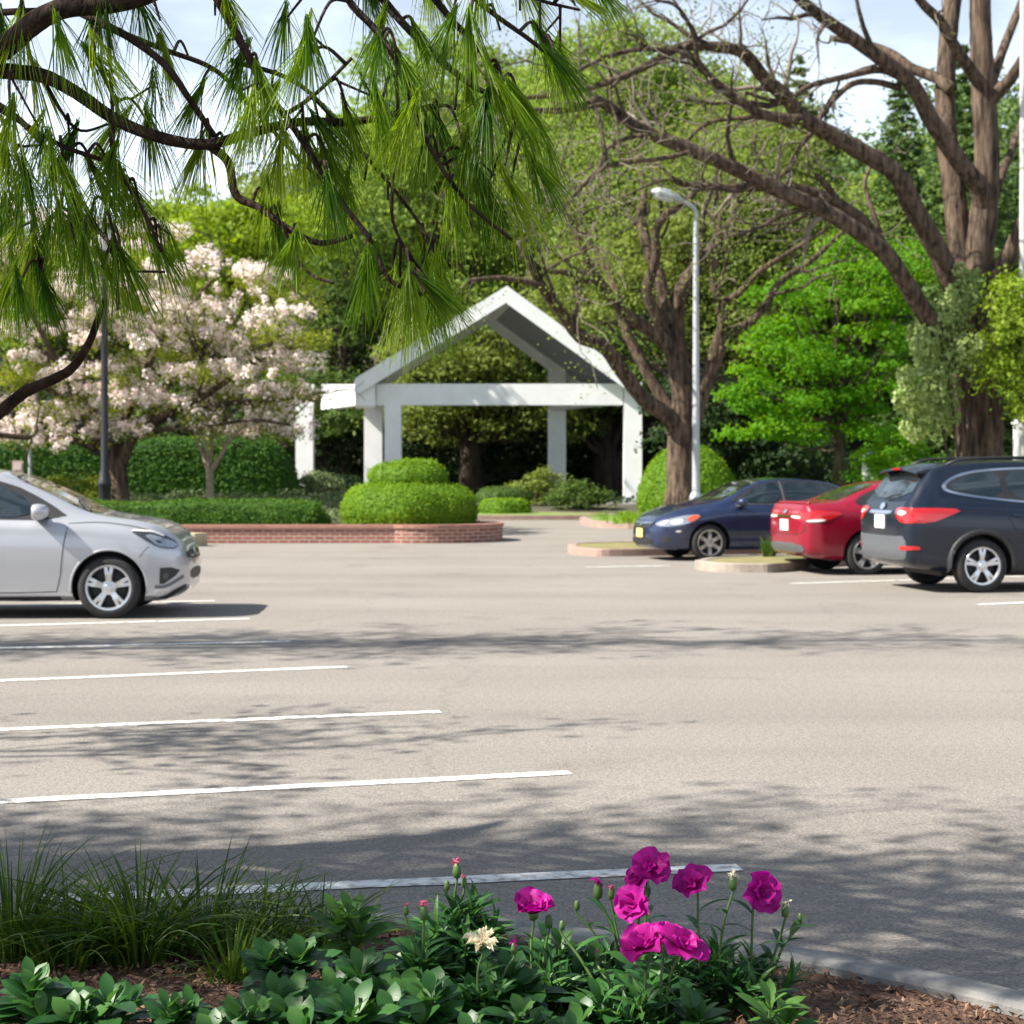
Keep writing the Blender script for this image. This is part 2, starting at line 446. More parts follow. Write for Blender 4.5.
M['silver'] = paint('silver_paint', (0.45, 0.46, 0.49), 0.45, 0.3)
M['bluepaint'] = paint('navy_paint', (0.008, 0.018, 0.060), 0.12, 0.3)
M['redpaint'] = paint('red_paint', (0.23, 0.002, 0.018), 0.12, 0.26, 0.5)
M['suvpaint'] = paint('charcoal_blue_paint', (0.006, 0.011, 0.022), 0.05, 0.22, 0.25)

# ------------------------------------------------------------------ ground, car park, kerbs, markings
def smooth01(t):
    t = np.clip(t, 0, 1)
    return t * t * (3 - 2 * t)


def terrain(x, y):
    x, y = np.asarray(x, float), np.asarray(y, float)
    z = -0.06 + 0.42 * smooth01((y - 53.5) / 7.0)
    z = z + 0.40 * np.clip(y - 84, 0, 70) * (1 + 0.25 * np.sin(x * 0.05 + 1.0))
    return z


gx = np.concatenate([np.linspace(-600, -70, 14), np.linspace(-65, 65, 66), np.linspace(70, 600, 14)])
gy = np.concatenate([np.linspace(-60, 45, 12), np.linspace(48, 160, 64), np.linspace(180, 700, 10)])
GX, GY = np.meshgrid(gx, gy, indexing='ij')
GZ = terrain(GX, GY)
mb = MB()
ny = len(gy)
i, j = np.meshgrid(np.arange(len(gx) - 1), np.arange(ny - 1), indexing='ij')
mb.add(np.stack([GX, GY, GZ], -1).reshape(-1, 3), np.stack([i * ny + j, (i + 1) * ny + j, (i + 1) * ny + j + 1, i * ny + j + 1], -1).reshape(-1, 4))
tag(mb.build('ground', M['soil'], smooth=True), kind='structure')

KERB = catmull([(-14, 5.75), (-8, 5.72), (-4, 5.62), (-1.47, 5.49), (-0.905, 5.47), (-0.27, 5.40), (0.277, 5.19), (0.871, 4.99), (1.13, 4.81), (1.414, 4.56), (2.0, 3.9), (2.5, 3.0), (2.8, 1.5), (2.9, -1), (2.9, -6)], 8)


def offset_line(P, d):
    T = np.gradient(P, axis=0); T /= np.linalg.norm(T, axis=1, keepdims=True)
    return P + d * np.column_stack([-T[:, 1], T[:, 0]])


def sheet(name, poly, z, mat, kind='structure'):
    m = MB()
    P = np.array(poly, float)
    m.add(np.column_stack([P, np.full(len(P), z)]), np.arange(len(P))[None, :])
    return tag(m.build(name, mat), kind=kind)


sheet('car_park', [(-70, -25), (70, -25), (70, 54.5), (-70, 54.5)], 0.0, M['asphalt'])


def ribbon(name, P, wid, z0, z1, mat, bev=0.015):
    """A kerb of rectangular section with a softened top edge along P."""
    P = np.array(P, float)
    a, b = offset_line(P, wid / 2), offset_line(P, -wid / 2)
    ai, bi = offset_line(P, wid / 2 - bev), offset_line(P, -wid / 2 + bev)
    n = len(P)
    rings = [(a, z0), (a, z1 - bev), (ai, z1), (bi, z1), (b, z1 - bev), (b, z0)]
    V = np.vstack([np.column_stack([p, np.full(n, z)]) for p, z in rings])
    m = MB()
    fs = []
    for k in range(5):
        q = np.arange(n - 1)
        fs.append(np.column_stack([k * n + q, k * n + q + 1, (k + 1) * n + q + 1, (k + 1) * n + q]))
    fs.append(np.array([[k * n for k in range(6)]])); fs.append(np.array([[k * n + n - 1 for k in range(5, -1, -1)]]))
    m.add(V, fs)
    return tag(m.build(name, mat), kind='structure')


ribbon('kerb', KERB, 0.12, -0.05, 0.088, M['concrete'])


def stripe(p, q, wid=0.11):
    p, q = np.array(p, float), np.array(q, float)
    d = q - p; L_ = np.linalg.norm(d); d /= L_; n = np.array([-d[1], d[0]]) * wid / 2
    k = max(2, int(L_ / 0.15)); t = np.linspace(0, 1, k)[:, None]
    c = p + (q - p) * t
    e1 = c + n + RNG.normal(0, 0.0035, (k, 1)) * n / np.linalg.norm(n)
    e2 = c - n + RNG.normal(0, 0.0035, (k, 1)) * n / np.linalg.norm(n)
    V = np.vstack([np.column_stack([e1, np.full(k, 0.004)]), np.column_stack([e2, np.full(k, 0.004)])])
    i = np.arange(k - 1)
    m = MB(); m.add(V, np.column_stack([i, i + k, i + k + 1, i + 1]))
    return tag(m.build('parking_line', M['line']), kind='structure')


def ext(a, b, extra):
    a, b = np.array(a), np.array(b)
    d = (a - b) / np.linalg.norm(a - b)
    return a + d * extra, b


for a, b in [((-1.107, 6.05), (0.887, 6.42)), ((-2.39, 7.70), (0.297, 8.44)), ((-3.06, 9.85), (-0.46, 10.59)), ((-3.77, 12.16), (-1.30, 13.03)),
             ((-4.48, 14.4), (-2.01, 14.98)), ((-5.12, 16.5), (-2.75, 17.3)), ((-6.4, 18.9), (-3.55, 19.7))]:
    stripe(*ext(a, b, 2.6 if a[1] > 7 else 0.6))
for a, b in [((9.6, 21.0), (5.41, 19.16)), ((9.6, 25.2), (3.86, 22.75)), ((13, 25.4), (8.2, 23.4)), ((2.6, 27.1), (1.2, 26.7))]:
    stripe(a, b)


# mulch bed sloping up towards the viewer
def bed_z(x, y):
    x = np.asarray(x, float); y = np.asarray(y, float)
    ky = np.interp(np.clip(x, -14, 2.0), KERB[:81, 0], KERB[:81, 1])
    d = np.clip(ky - y, 0, 3)
    return 0.05 + 0.12 * smooth01(d / 1.6) * (0.55 + 0.45 * smooth01((1.1 - x) / 1.2))


inner = offset_line(KERB, -0.05)
m = MB()
rows = 26
V = []
for t in np.linspace(0, 1, rows):
    y_end = -6.0
    tt = t ** 1.8
    px_, py_ = inner[:, 0], inner[:, 1] * (1 - tt) + np.minimum(inner[:, 1], y_end) * tt
    z = bed_z(px_, py_) + (RNG.normal(0, 0.006, len(px_)) if 0 < t else 0)
    V.append(np.column_stack([px_, py_, z]))
n = len(inner)
i, j = np.meshgrid(np.arange(rows - 1), np.arange(n - 1), indexing='ij')
m.add(np.vstack(V), np.stack([i * n + j, (i + 1) * n + j, (i + 1) * n + j + 1, i * n + j + 1], -1).reshape(-1, 4))
tag(m.build('mulch_bed', M['mulchbase'], smooth=True), kind='structure')
# bark chips lying on it
M['chip'] = leafmat('bark_chips', [(0.045, 0.022, 0.013), (0.10, 0.052, 0.030), (0.17, 0.098, 0.06), (0.28, 0.18, 0.12)], transl=0.0, rough=0.9)
N_ = 15000
cx = RNG.uniform(-2.4, 2.0, N_); cy = RNG.uniform(3.4, 5.5, N_)
kd = np.interp(cx, KERB[:81, 0], inner[:81, 1])
ok = cy < kd - 0.02
cx, cy = cx[ok], cy[ok]
C = np.column_stack([cx, cy, bed_z(cx, cy) + RNG.uniform(0.004, 0.02, len(cx))])
m = MB()
leaf_quads(m, C, 0.030, normal=np.array([0, 0, 1.0]), spread=0.65, aspect=0.38)
tag(m.build('bark_mulch', M['chip'], attr=True), kind='stuff')


def island(name, poly, kerb_mat, top_mat, h=0.14, w=0.16):
    P = np.array(poly, float)
    Q = catmull(np.vstack([P, P[:1]]), 6)[:-1]
    c = Q.mean(0)
    I = c + (Q - c) * (1 - w / np.linalg.norm(Q - c, axis=1, keepdims=True))
    n = len(Q)
    V = np.vstack([np.column_stack([Q, np.full(n, -0.03)]), np.column_stack([Q, np.full(n, h - 0.015)]), np.column_stack([c + (Q - c) * 0.994, np.full(n, h)]),
                   np.column_stack([I, np.full(n, h)]), np.column_stack([I, np.full(n, h - 0.02)])])
    k = np.arange(n); k2 = (k + 1) % n
    fs = [np.column_stack([r * n + k, r * n + k2, (r + 1) * n + k2, (r + 1) * n + k]) for r in range(4)]
    m = MB(); m.add(V, fs)
    o = m.build(name, kerb_mat)
    tag(o, kind='structure')
    m = MB()
    mid = np.column_stack([c + (I - c) * 0.5, np.full(n, h + 0.03)])
    V = np.vstack([np.column_stack([I, np.full(n, h - 0.012)]), mid, [[c[0], c[1], h + 0.05]]])
    m.add(V, [np.column_stack([k, k2, n + k2, n + k]), np.column_stack([n + k, n + k2, np.full(n, 2 * n)])])
    tag(m.build(name + '_verge', top_mat, smooth=True), kind='structure')


island('kerb_island', [(2.9, 26.2), (3.1, 25.5), (3.7, 25.2), (4.2, 25.4), (5.6, 27.1), (9, 28.3), (9, 28.9), (5.0, 27.9), (3.4, 27.2)], M['warmkerb'], M['drygrass'])
island('kerb_island', [(1.05, 31.2), (1.4, 30.25), (2.4, 30.2), (7, 31.8), (12, 33.3), (12, 35), (7, 34.6), (1.7, 33.0)], M['pinkkerb'], M['drygrass'])
# lawn to the right of the drive, and the lawn strip before the shelter
island('lawn', [(2.1, 47), (2.6, 45.4), (5, 43.8), (10, 41.5), (20, 38), (40, 36), (50, 50), (25, 56), (8, 57), (2.6, 52)], M['pinkkerb'], M['lawn'], h=0.18, w=0.2)
island('lawn', [(-5, 54), (-3, 53.1), (0, 52.8), (3.0, 53.3), (3.2, 55), (0.5, 57.5), (-3, 57.5)], M['pinkkerb'], M['lawn'], h=0.16, w=0.2)
island('lawn', [(4.5, 58), (5.5, 57.3), (14, 57.5), (26, 60), (28, 68), (16, 70), (7, 66)], M['pinkkerb'], M['lawn'], h=0.42, w=0.2)
# drive under the shelter
ribbon('footpath', [(-12, 66), (-4, 65.5), (6, 66.5), (14, 67)], 12, 0.2, 0.375, M['concrete'])

# ------------------------------------------------------------------ brick planter on the left
planter = thing('brick_planter', 'long low red brick planter wall with a round end under the tiered topiary', 'planter', (-3.6, 36.3, 0))
PO = np.array([-3.6, 36.3, 0])
ang = np.linspace(-math.pi * 0.62, math.pi * 0.55, 26)
DC, DR = np.array([-1.95, 37.25]), 1.62
arc = [(DC[0] + DR * math.cos(a), DC[1] + DR * math.sin(a)) for a in ang]
line = [(-30, 35.4), (-12, 35.5), (-6.5, 35.62), (-3.3, 35.72)] + arc
line = np.array(line) - PO[:2]
def wall_ribbon(P, w, z0, z1):
    a, b = offset_line(P, w / 2), offset_line(P, -w / 2); n = len(P)
    V = np.vstack([np.column_stack([p, np.full(n, z)]) for p, z in [(a, z0), (a, z1), (b, z1), (b, z0)]])
    q = np.arange(n - 1); m = MB()
    m.add(V, [np.column_stack([k * n + q, k * n + q + 1, (k + 1) * n + q + 1, (k + 1) * n + q]) for k in range(3)] + [np.array([[0, n, 2 * n, 3 * n]]), np.array([[n - 1, 4 * n - 1, 3 * n - 1, 2 * n - 1]])])
    return m
wall_ribbon(line, 0.24, -0.02, 0.33).build('brick_wall', M['brick'], planter)
wall_ribbon(line, 0.30, 0.33, 0.40).build('coping', M['cap'], planter)
poly = [tuple(p) for p in (np.array([(-30, 35.45), (-12, 35.55), (-6.5, 35.67), (-3.3, 35.77)] + arc))] + [(-4, 39.2), (-5.5, 41), (-6, 49), (-30, 49)]
m = MB()
P = np.array(poly)
zz = 0.36 + 0.3 * smooth01((P[:, 1] - 38) / 9)
m.add(np.column_stack([P, zz]), np.arange(len(P))[None, :])
tag(m.build('planting_bed', M['soil']), kind='structure')
m = MB(); m.prism([(-7.05, 34.2), (-6.55, 34.05), (-6.35, 34.4), (-6.8, 34.75)], -0.02, 0.27)
tag(m.build('stone_block', M['pathstone']), 'pale yellowish stone block on the asphalt before the brick planter, by the silver car nose', 'stone block')

# ------------------------------------------------------------------ white gabled shelter
pav = thing('gabled_shelter', 'white open shelter with a gabled roof on square columns at the end of the drive', 'shelter', (0, 65, 0.36))
PV = np.array([0, 65, 0.36])
Wt = M['white']


def column(px0, px1, Y, ztop, depth=0.62, zb=0.36, taper=0.0):
    x0, x1 = at(px0, 0, Y)[0], at(px1, 0, Y)[0]
    m = MB()
    m.hexa(np.array([(x0 + taper, Y, zb), (x1 - taper, Y, zb), (x1 - taper, Y + depth, zb), (x0 + taper, Y + depth, zb), (x0, Y, ztop), (x1, Y, ztop), (x1, Y + depth, ztop), (x0, Y + depth, ztop)]) - PV)
    o = m.build('column', Wt, pav)
    m = MB()
    m.hexa(np.array([(x0 - .05 + taper, Y - .05, zb), (x1 + .05 - taper, Y - .05, zb), (x1 + .05 - taper, Y + depth + .05, zb), (x0 - .05 + taper, Y + depth + .05, zb), (x0 - .05 + taper, Y - .05, zb + .18), (x1 + .05 - taper, Y - .05, zb + .18), (x1 + .05 - taper, Y + depth + .05, zb + .18), (x0 - .05 + taper, Y + depth + .05, zb + .18)]) - PV)
    m.build('column_base', Wt, o)
    return o


ZB0, ZB1 = 4.18, 5.02
column(384.5, 401, 65.0, ZB0 - 0.003)
column(624, 642, 65.0, ZB1 + 0.05)
column(364, 382, 67.2, ZB0 + 0.1, taper=-0.0)
column(548, 566, 73.2, 7.2)
column(295.5, 313, 73.2, ZB1 + 0.42)


def beam(p0, p1, h0, h1, wid):
    p0, p1 = np.array(p0, float), np.array(p1, float)
    d = unit(p1 - p0); nrm = np.array([-d[1], d[0]]) * wid / 2
    m = MB()
    q = [p0 - nrm, p1 - nrm, p1 + nrm, p0 + nrm]
    m.hexa(np.array([(x, y, h0) for x, y in q] + [(x, y, h1) for x, y in q]) - PV)
    return m.build('beam', Wt, pav)


beam((-5.35, 65.31), (4.38, 65.31), ZB0, ZB1, 0.58)              # front
beam((4.72, 65.64), (1.98, 73.18), ZB0 + 0.1, ZB1 - 0.05, 0.55)  # right side, running back
beam((-8.45, 73.5), (1.6, 73.5), ZB0 + 0.35, ZB1 + 0.42, 0.55)   # rear
beam((-5.2, 65.65), (-8.2, 73.2), ZB0 + 0.12, ZB1 - 0.06, 0.55)  # left side, running back
# roof slopes: slabs with fascia and standing seams
FA, FR, FL = np.array([-0.2, 64.6, 8.62]), np.array([4.95, 64.6, 4.86]), np.array([-6.15, 64.6, 5.0])
BS = np.array([-0.95, 9.2, 0.0])


def roof(a, b, name):
    t = np.array([0, 0, 0.16]); m = MB()
    c, d = b + BS, a + BS
    m.hexa(np.array([a, b, c, d, a + t, b + t, c + t, d + t]) - PV)
    o = m.build(name, [Wt], pav)
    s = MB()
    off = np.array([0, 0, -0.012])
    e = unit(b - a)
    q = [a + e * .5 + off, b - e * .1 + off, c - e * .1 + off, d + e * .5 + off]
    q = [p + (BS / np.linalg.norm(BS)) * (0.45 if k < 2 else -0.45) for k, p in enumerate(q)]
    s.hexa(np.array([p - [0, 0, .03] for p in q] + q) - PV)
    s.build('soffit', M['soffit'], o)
    for yo in (-0.06, 9.2 + 0.06):
        f = MB()
        sh = BS * (yo / 9.2)
        P = [a + sh - [0, .05, .5], b + sh - [0, .05, .44], b + sh - [0, -.05, .44], a + sh - [0, -.05, .5]]
        f.hexa(np.array(P + [p + np.array([0, 0, .5 if k in (0, 3) else .44]) + [0, 0, .2] for k, p in enumerate(P)]) - PV)
        f.build('fascia', Wt, o)
    r = MB()
    for k in range(10):
        u = (k + .5) / 10
        p0, p1 = a + BS * u + t, b + BS * u + t
        dy = np.array([0, .03, 0])
        r.hexa(np.array([p0 - dy, p1 - dy, p1 + dy, p0 + dy, p0 - dy + [0, 0, .05], p1 - dy + [0, 0, .05], p1 + dy + [0, 0, .05], p0 + dy + [0, 0, .05]]) - PV)
    r.build('standing_seam', Wt, o)
    return o


roof(FA, FR, 'roof_slope')
roof(FL, FA, 'roof_slope')
m = MB()
m.hexa(np.array([(-6.15, 64.7, 4.15), (-5.35, 64.7, 4.15), (-5.6, 67.6, 4.15), (-6.4, 67.6, 4.15), (-6.15, 64.7, 4.86), (-5.36, 64.7, 4.98), (-5.6, 67.6, 4.98), (-6.4, 67.6, 4.86)]) - PV)
m.build('eave_box', Wt, pav)

# ------------------------------------------------------------------ lamps, sign, poles
sl = thing('street_lamp', 'tall grey street lamp with a curved arm, beside the forked tree', 'street lamp', tuple(at(696, 505, 43)))
bx, by, bz = at(696, 505, 43)
def loc(px, py, Y): return at(px, py, Y) - np.array([bx, by, bz])
m = MB(); tube(m, [(0, 0, -0.2), (0, 0, 0.5), (0, 0, 4), loc(696, 222, 43)], [0.105, 0.10, 0.085, 0.07], 12)
m.build('pole', M['galv'], sl)
m = MB(); lathe(m, [(0.17, -0.1), (0.17, 0.22), (0.13, 0.3), (0.11, 0.34)], 16); m.build('base_cover', M['galv'], sl)
m = MB(); tube(m, catmull([loc(696, 223, 43), loc(695.5, 211, 43), loc(688, 204, 42.95), loc(676, 198, 42.9)], 6), 0.058, 10)
m.build('arm', M['galv'], sl)
m = MB()
hp = [loc(682, 201, 42.9), loc(672, 196, 42.9), loc(661, 192.5, 42.9), loc(651, 191.5, 42.9)]
tube(m, catmull(hp, 6), np.interp(np.linspace(0, 1, 19), [0, .3, .75, 1], [.065, .13, .14, .05]), 12)
h = m.build('lamp_head', M['galv'], sl)
m = MB(); tube(m, np.array([loc(673, 199, 42.9), loc(655, 194.6, 42.9)]) - [0, 0, .02], [.09, .09], 10); m.build('lens', M['lampglass'], h)

bl = thing('lamp_post', 'black lamp post with a flared base in front of the blossom tree', 'lamp post', tuple(at(104.5, 530, 39)))
bx, by, bz = at(104.5, 530, 39)
m = MB(); lathe(m, [(0.17, 0), (0.17, 0.25), (0.14, 0.3), (0.135, 1.02), (0.16, 1.06), (0.16, 1.12), (0.125, 1.2), (0.11, 1.36), (0.085, 1.44), (0.078, 6.4), (0.10, 6.45), (0.10, 6.5)], 20)
m.build('post', M['blackmetal'], bl, smooth=True)
m = MB(); lathe(m, [(0.09, 6.5), (0.14, 6.55), (0.14, 6.59), (0.1, 6.6)], 16); m.build('collar', M['blackmetal'], bl)
m = MB(); lathe(m, [(0.10, 6.6), (0.17, 6.8), (0.18, 6.95), (0.14, 7.1)], 12); m.build('lantern', M['lampglass'], bl, smooth=True)
m = MB(); lathe(m, [(0.21, 7.1), (0.17, 7.18), (0.05, 7.3), (0.02, 7.4), (0.0, 7.42)], 16); m.build('lantern_cap', M['blackmetal'], bl)

ps = thing('sign_post', 'thin grey post standing before the tall hedge behind the silver car', 'post', tuple(at(30, 512, 42)))
m = MB(); tube(m, [(0, 0, 0), (0, 0, 1.9)], 0.045, 10); m.build('post', M['galv'], ps)
m = MB(); lathe(m, [(0.06, 1.88), (0.06, 1.94), (0.0, 1.97)], 10); m.build('cap', M['galv'], ps)
sg = thing('notice_sign', 'small pale pinkish notice on a short stake left of the grey post', 'sign', tuple(at(18, 512, 42)))
m = MB(); tube(m, [(0, 0, 0), (0, 0, 1.1)], 0.025, 8); m.build('stake', M['galv'], sg)
m = MB(); m.box((0, -0.03, 1.0), (0.28, 0.02, 0.62)); p = m.build('sign_panel', pmat('sign_paint', (0.45, 0.33, 0.30), (0.38, 0.26, 0.24), scale=5, rough=0.6), sg)
M['signface'] = pmat('sign_face', (0.55, 0.45, 0.42), rough=0.6)
for c_, d_ in (((0, -0.045, 1.16), (0.2, 0.012, 0.18)), ((0.03, -0.045, 0.84), (0.18, 0.012, 0.1))):
    m = MB(); m.box(c_, d_); m.build('sign_face', M['signface'], p)

up = thing('utility_pole', 'pale slender pole cut by the right edge of the photo', 'pole', tuple(at(1023, 500, 36)))
m = MB(); tube(m, [(0, 0, -0.3), (0, 0, 5), (0, 0, 14)], [0.085, 0.08, 0.06], 12); m.build('shaft', pmat('pale_pole', (0.5, 0.5, 0.48), (0.42, 0.42, 0.40), rough=0.6), up)
m = MB(); lathe(m, [(0.095, 4.9), (0.1, 4.95), (0.1, 5.05), (0.09, 5.1)], 12); m.build('band', M['galv'], up)
for px, lab in ((868, 'short white gate post in the shrubs left of the ivy-clad trunk'), (1020, 'tall white gate post by the lime green shrub')):
    wp = thing('gate_post', lab, 'gate post', tuple(at(px, 505, 47 if px < 900 else 44)), group='white gate posts')
    hh = (505 - (452 if px < 900 else 424)) / F_PX * 44
    m = MB(); m.box((0, 0, hh / 2), (0.28, 0.28, hh)); m.build('shaft', M['white'], wp)
    m = MB(); m.box((0, 0, hh + 0.03), (0.36, 0.36, 0.06)); m.box((0, 0, hh + 0.09), (0.22, 0.22, 0.06)); m.build('cap', M['white'], wp)

# ------------------------------------------------------------------ clipped hedges and topiary
def tri_sample(V, Fq, n):
    """n random points with normals on a quad/tri surface."""
    V = np.asarray(V); T = np.vstack([Fq[:, [0, 1, 2]], Fq[:, [0, 2, 3]]])
    A, B, C = V[T[:, 0]], V[T[:, 1]], V[T[:, 2]]
    cr = np.cross(B - A, C - A); ar = np.linalg.norm(cr, axis=1)
    k = RNG.choice(len(T), n, p=ar / ar.sum())
    u, v = RNG.uniform(0, 1, n), RNG.uniform(0, 1, n)
    s = u + v > 1; u[s], v[s] = 1 - u[s], 1 - v[s]
    return A[k] + u[:, None] * (B[k] - A[k]) + v[:, None] * (C[k] - A[k]), unit(cr[k])


def revolve(prof, n=48, noise=0.03, sx=1.0, sy=1.0):
    prof = np.array(prof, float)
    a = np.linspace(0, 2 * math.pi, n, endpoint=False)
    ph = RNG.uniform(0, 6.28, 6)
    V = np.empty((len(prof), n, 3))
    for i, (r, h) in enumerate(prof):
        wob = 1 + noise * (np.sin(3 * a + ph[0] + h) + .6 * np.sin(7 * a + ph[1] - 2 * h) + .5 * np.sin(13 * a + ph[2] + 5 * h))
        V[i] = np.column_stack([r * sx * np.cos(a) * wob, r * sy * np.sin(a) * wob, np.full(n, h)])
    m = len(prof)
    i, k = np.meshgrid(np.arange(m - 1), np.arange(n), indexing='ij'); k2 = (k + 1) % n
    return V.reshape(-1, 3), np.stack([i * n + k, i * n + k2, (i + 1) * n + k2, (i + 1) * n + k], -1).reshape(-1, 4)


def clipped(name, V, Fq, dens, size, mat, parent=None, core=None, fuzz=0.03):
    tri = np.vstack([Fq[:, [0, 1, 2]], Fq[:, [0, 2, 3]]])
    area = 0.5 * np.linalg.norm(np.cross(V[tri[:, 1]] - V[tri[:, 0]], V[tri[:, 2]] - V[tri[:, 0]]), axis=1).sum()
    m = MB()
    m.add(V * 1.0, Fq, 0, RNG.uniform(0, .35, len(Fq)))
    P, Nn = tri_sample(V, Fq, int(area * dens))
    lump = np.sin(P[:, 0] * 5) * np.sin(P[:, 1] * 5 + 1) * np.sin(P[:, 2] * 6)
    leaf_quads(m, P + Nn * (RNG.normal(0.02, fuzz, (len(P), 1))), size, normal=Nn, spread=0.8, aspect=0.6, rnd=np.clip(RNG.uniform(0, 1, len(P)) * .8 + .2 * lump + .1, 0, 1))
    return m.build(name, mat, parent, attr=True)


def dome(w, h, flat=0.55, base=0.94):
    """profile of a clipped bun: nearly upright sides, rounded shoulder, flattish top."""
    t = np.linspace(-0.35, math.pi / 2, 16)
    r = w * np.sign(np.cos(t)) * np.abs(np.cos(t)) ** flat
    z = np.where(t < 0, t / 0.35 * 0.35, np.abs(np.sin(np.maximum(t, 0))) ** (1.0))
    z = (z + 0.35) / 1.35 * h
    r[t < 0] = w * np.interp(t[t < 0], [-.35, 0], [base, 1.0])
    r[-1] = 0.001
    return list(zip(r, z))


tp = thing('tiered_topiary', 'bright green topiary clipped into two stacked rounded tiers on the brick drum', 'topiary', (-2.35, 37.35, 0.38))
clipped('lower_tier', *revolve(dome(1.52, 0.88, 0.36)), 900, 0.06, M['lf_box'], tp)
V, Fq = revolve(dome(0.88, 0.46, 0.32)); V = V + [0.0, 0.1, 0.86]
ut = clipped('upper_tier', V, Fq, 900, 0.06, M['lf_box'], tp)
V, Fq = revolve(dome(0.52, 0.09, 0.6)); V = V + [0.12, 0.1, 1.31]
clipped('crown_tuft', V, Fq, 900, 0.06, M['lf_box'], ut)

cone = thing('cone_topiary', 'tall rounded bright green topiary dome behind the forked tree trunk', 'topiary', tuple(at(688, 512, 47)))
clipped('foliage', *revolve([(1.35, 0), (1.42, .3), (1.36, .7), (1.22, 1.05), (1.0, 1.4), (.72, 1.68), (.4, 1.86), (.001, 1.93)], noise=0.02), 600, 0.08, M['lf_box'], cone)
for px0, px1, y0, y1, Y, lab, fl in ((475, 530, 488, 503, 56, 'low round olive cushion shrub left of the shelter drive', .6), (478, 530, 500, 519, 54.5, 'low square clipped box bush beneath the round cushion shrub', .25)):
    c = at((px0 + px1) / 2, y1, Y); w = (px1 - px0) / 2 / F_PX * Y
    t = thing('box_bush', lab, 'bush', tuple(c))
    clipped('foliage', *revolve(dome(w, (y1 - y0) / F_PX * Y, fl), sy=0.8), 500, 0.08, M['lf_mid'] if fl > .5 else M['lf_box'], t)


def box_hedge(name, label, x0, x1, y0, y1, z0, z1, dens, size, mat, endr=0.6, wav=0.03):
    """A long clipped hedge with rounded shoulders and rounded ends."""
    n = max(8, int((x1 - x0) / 0.3)); k = 14
    prof = [(-1, 0), (-1.02, .3), (-1.0, .6), (-.96, .82), (-.85, .94), (-.6, .99), (-.2, 1.0), (.2, 1.0), (.6, .99), (.85, .94), (.96, .82), (1.0, .6), (1.02, .3), (1, 0)]
    V = np.empty((n, k, 3))
    ph = RNG.uniform(0, 6, 4)
    for i, x in enumerate(np.linspace(x0, x1, n)):
        e = min((x - x0) / endr, (x1 - x) / endr, 1.0)
        s = math.sqrt(max(0.02, 1 - (1 - e) ** 2))
        wv = 1 + wav * (math.sin(x * 1.3 + ph[0]) + .6 * math.sin(x * 2.9 + ph[1]))
        for j, (a, b) in enumerate(prof):
            V[i, j] = (x, (y0 + y1) / 2 + a * (y1 - y0) / 2 * (0.35 + .65 * s) * wv, z0 + b * (z1 - z0) * s * wv)
    o = np.array([(x0 + x1) / 2, (y0 + y1) / 2, z0])
    i, j = np.meshgrid(np.arange(n - 1), np.arange(k - 1), indexing='ij')
    Fq = np.stack([i * k + j, i * k + j + 1, (i + 1) * k + j + 1, (i + 1) * k + j], -1).reshape(-1, 4)[:, ::-1]
    t = thing(name, label, 'hedge', tuple(o))
    return clipped('foliage', V.reshape(-1, 3) - o, Fq, dens, size, mat, t)


box_hedge('tall_hedge', 'tall dark green clipped hedge behind the blossom tree, its end rounded off', -24, -6.25, 48, 49.6, 0.55, 2.5, 420, 0.10, M['lf_hedge'], endr=1.1)
box_hedge('low_hedge', 'low clipped mid green hedge along the top of the brick planter', -16, -4.05, 36.3, 37.3, 0.34, 0.86, 700, 0.06, M['lf_low'], endr=0.3, wav=0.05)
# pale ground cover behind the low hedge
m = MB()
N_ = 16000
P = np.column_stack([RNG.uniform(-15, -3.6, N_), RNG.uniform(37.6, 46.5, N_), np.zeros(N_)])
P[:, 2] = 0.36 + 0.3 * smooth01((P[:, 1] - 38) / 9) + RNG.uniform(0.0, .45, N_) * (0.7 + .3 * np.sin(P[:, 0] * 2.3) * np.sin(P[:, 1] * 2))
leaf_quads(m, P, 0.13, normal=np.array([0, 0, 1.0]), spread=0.9, aspect=0.55)
tag(m.build('ground_cover', M['lf_pale'], attr=True), kind='stuff')


# ------------------------------------------------------------------ crowns and limbs
def lobes_crown(m, centre, radii, nlobes, per, lobe_r, size, mi=0, flat=0.75, shell=0.55, aspect=0.6, bottom=-0.55, tone=0.5):
    """Leaf clumps (lobes) spread through an ellipsoid; leaves sit mostly on each clump's upper outside."""
    c = np.array(centre, float); R = np.array(radii, float)
    D = unit(RNG.normal(0, 1, (nlobes * 3, 3)))
    D = D[D[:, 2] > bottom][:nlobes]
    rad = RNG.uniform(shell, 1.0, (len(D), 1)) ** 0.7
    Lc = c + D * R * rad
    for q in Lc:
        lr = lobe_r * RNG.uniform(.6, 1.35)
        k = int(per * RNG.uniform(.7, 1.3))
        d = unit(RNG.normal(0, 1, (k, 3)))
        d[:, 2] = np.where(d[:, 2] < -0.3, -d[:, 2] * .6, d[:, 2])
        r = RNG.uniform(0.35, 1.0, (k, 1)) ** 0.5
        jag = 1 + .25 * np.sin(5 * d[:, :1] + 9 * d[:, 1:2] + q[0] * 3)
        P = q + d * r * jag * lr * np.array([1, 1, flat])
        t0 = RNG.uniform(0, 1 - tone)
        leaf_quads(m, P, size, normal=unit(d + [0, 0, .5]), spread=0.9, aspect=aspect, mi=mi, rnd=t0 + RNG.uniform(0, tone, k))
    return Lc


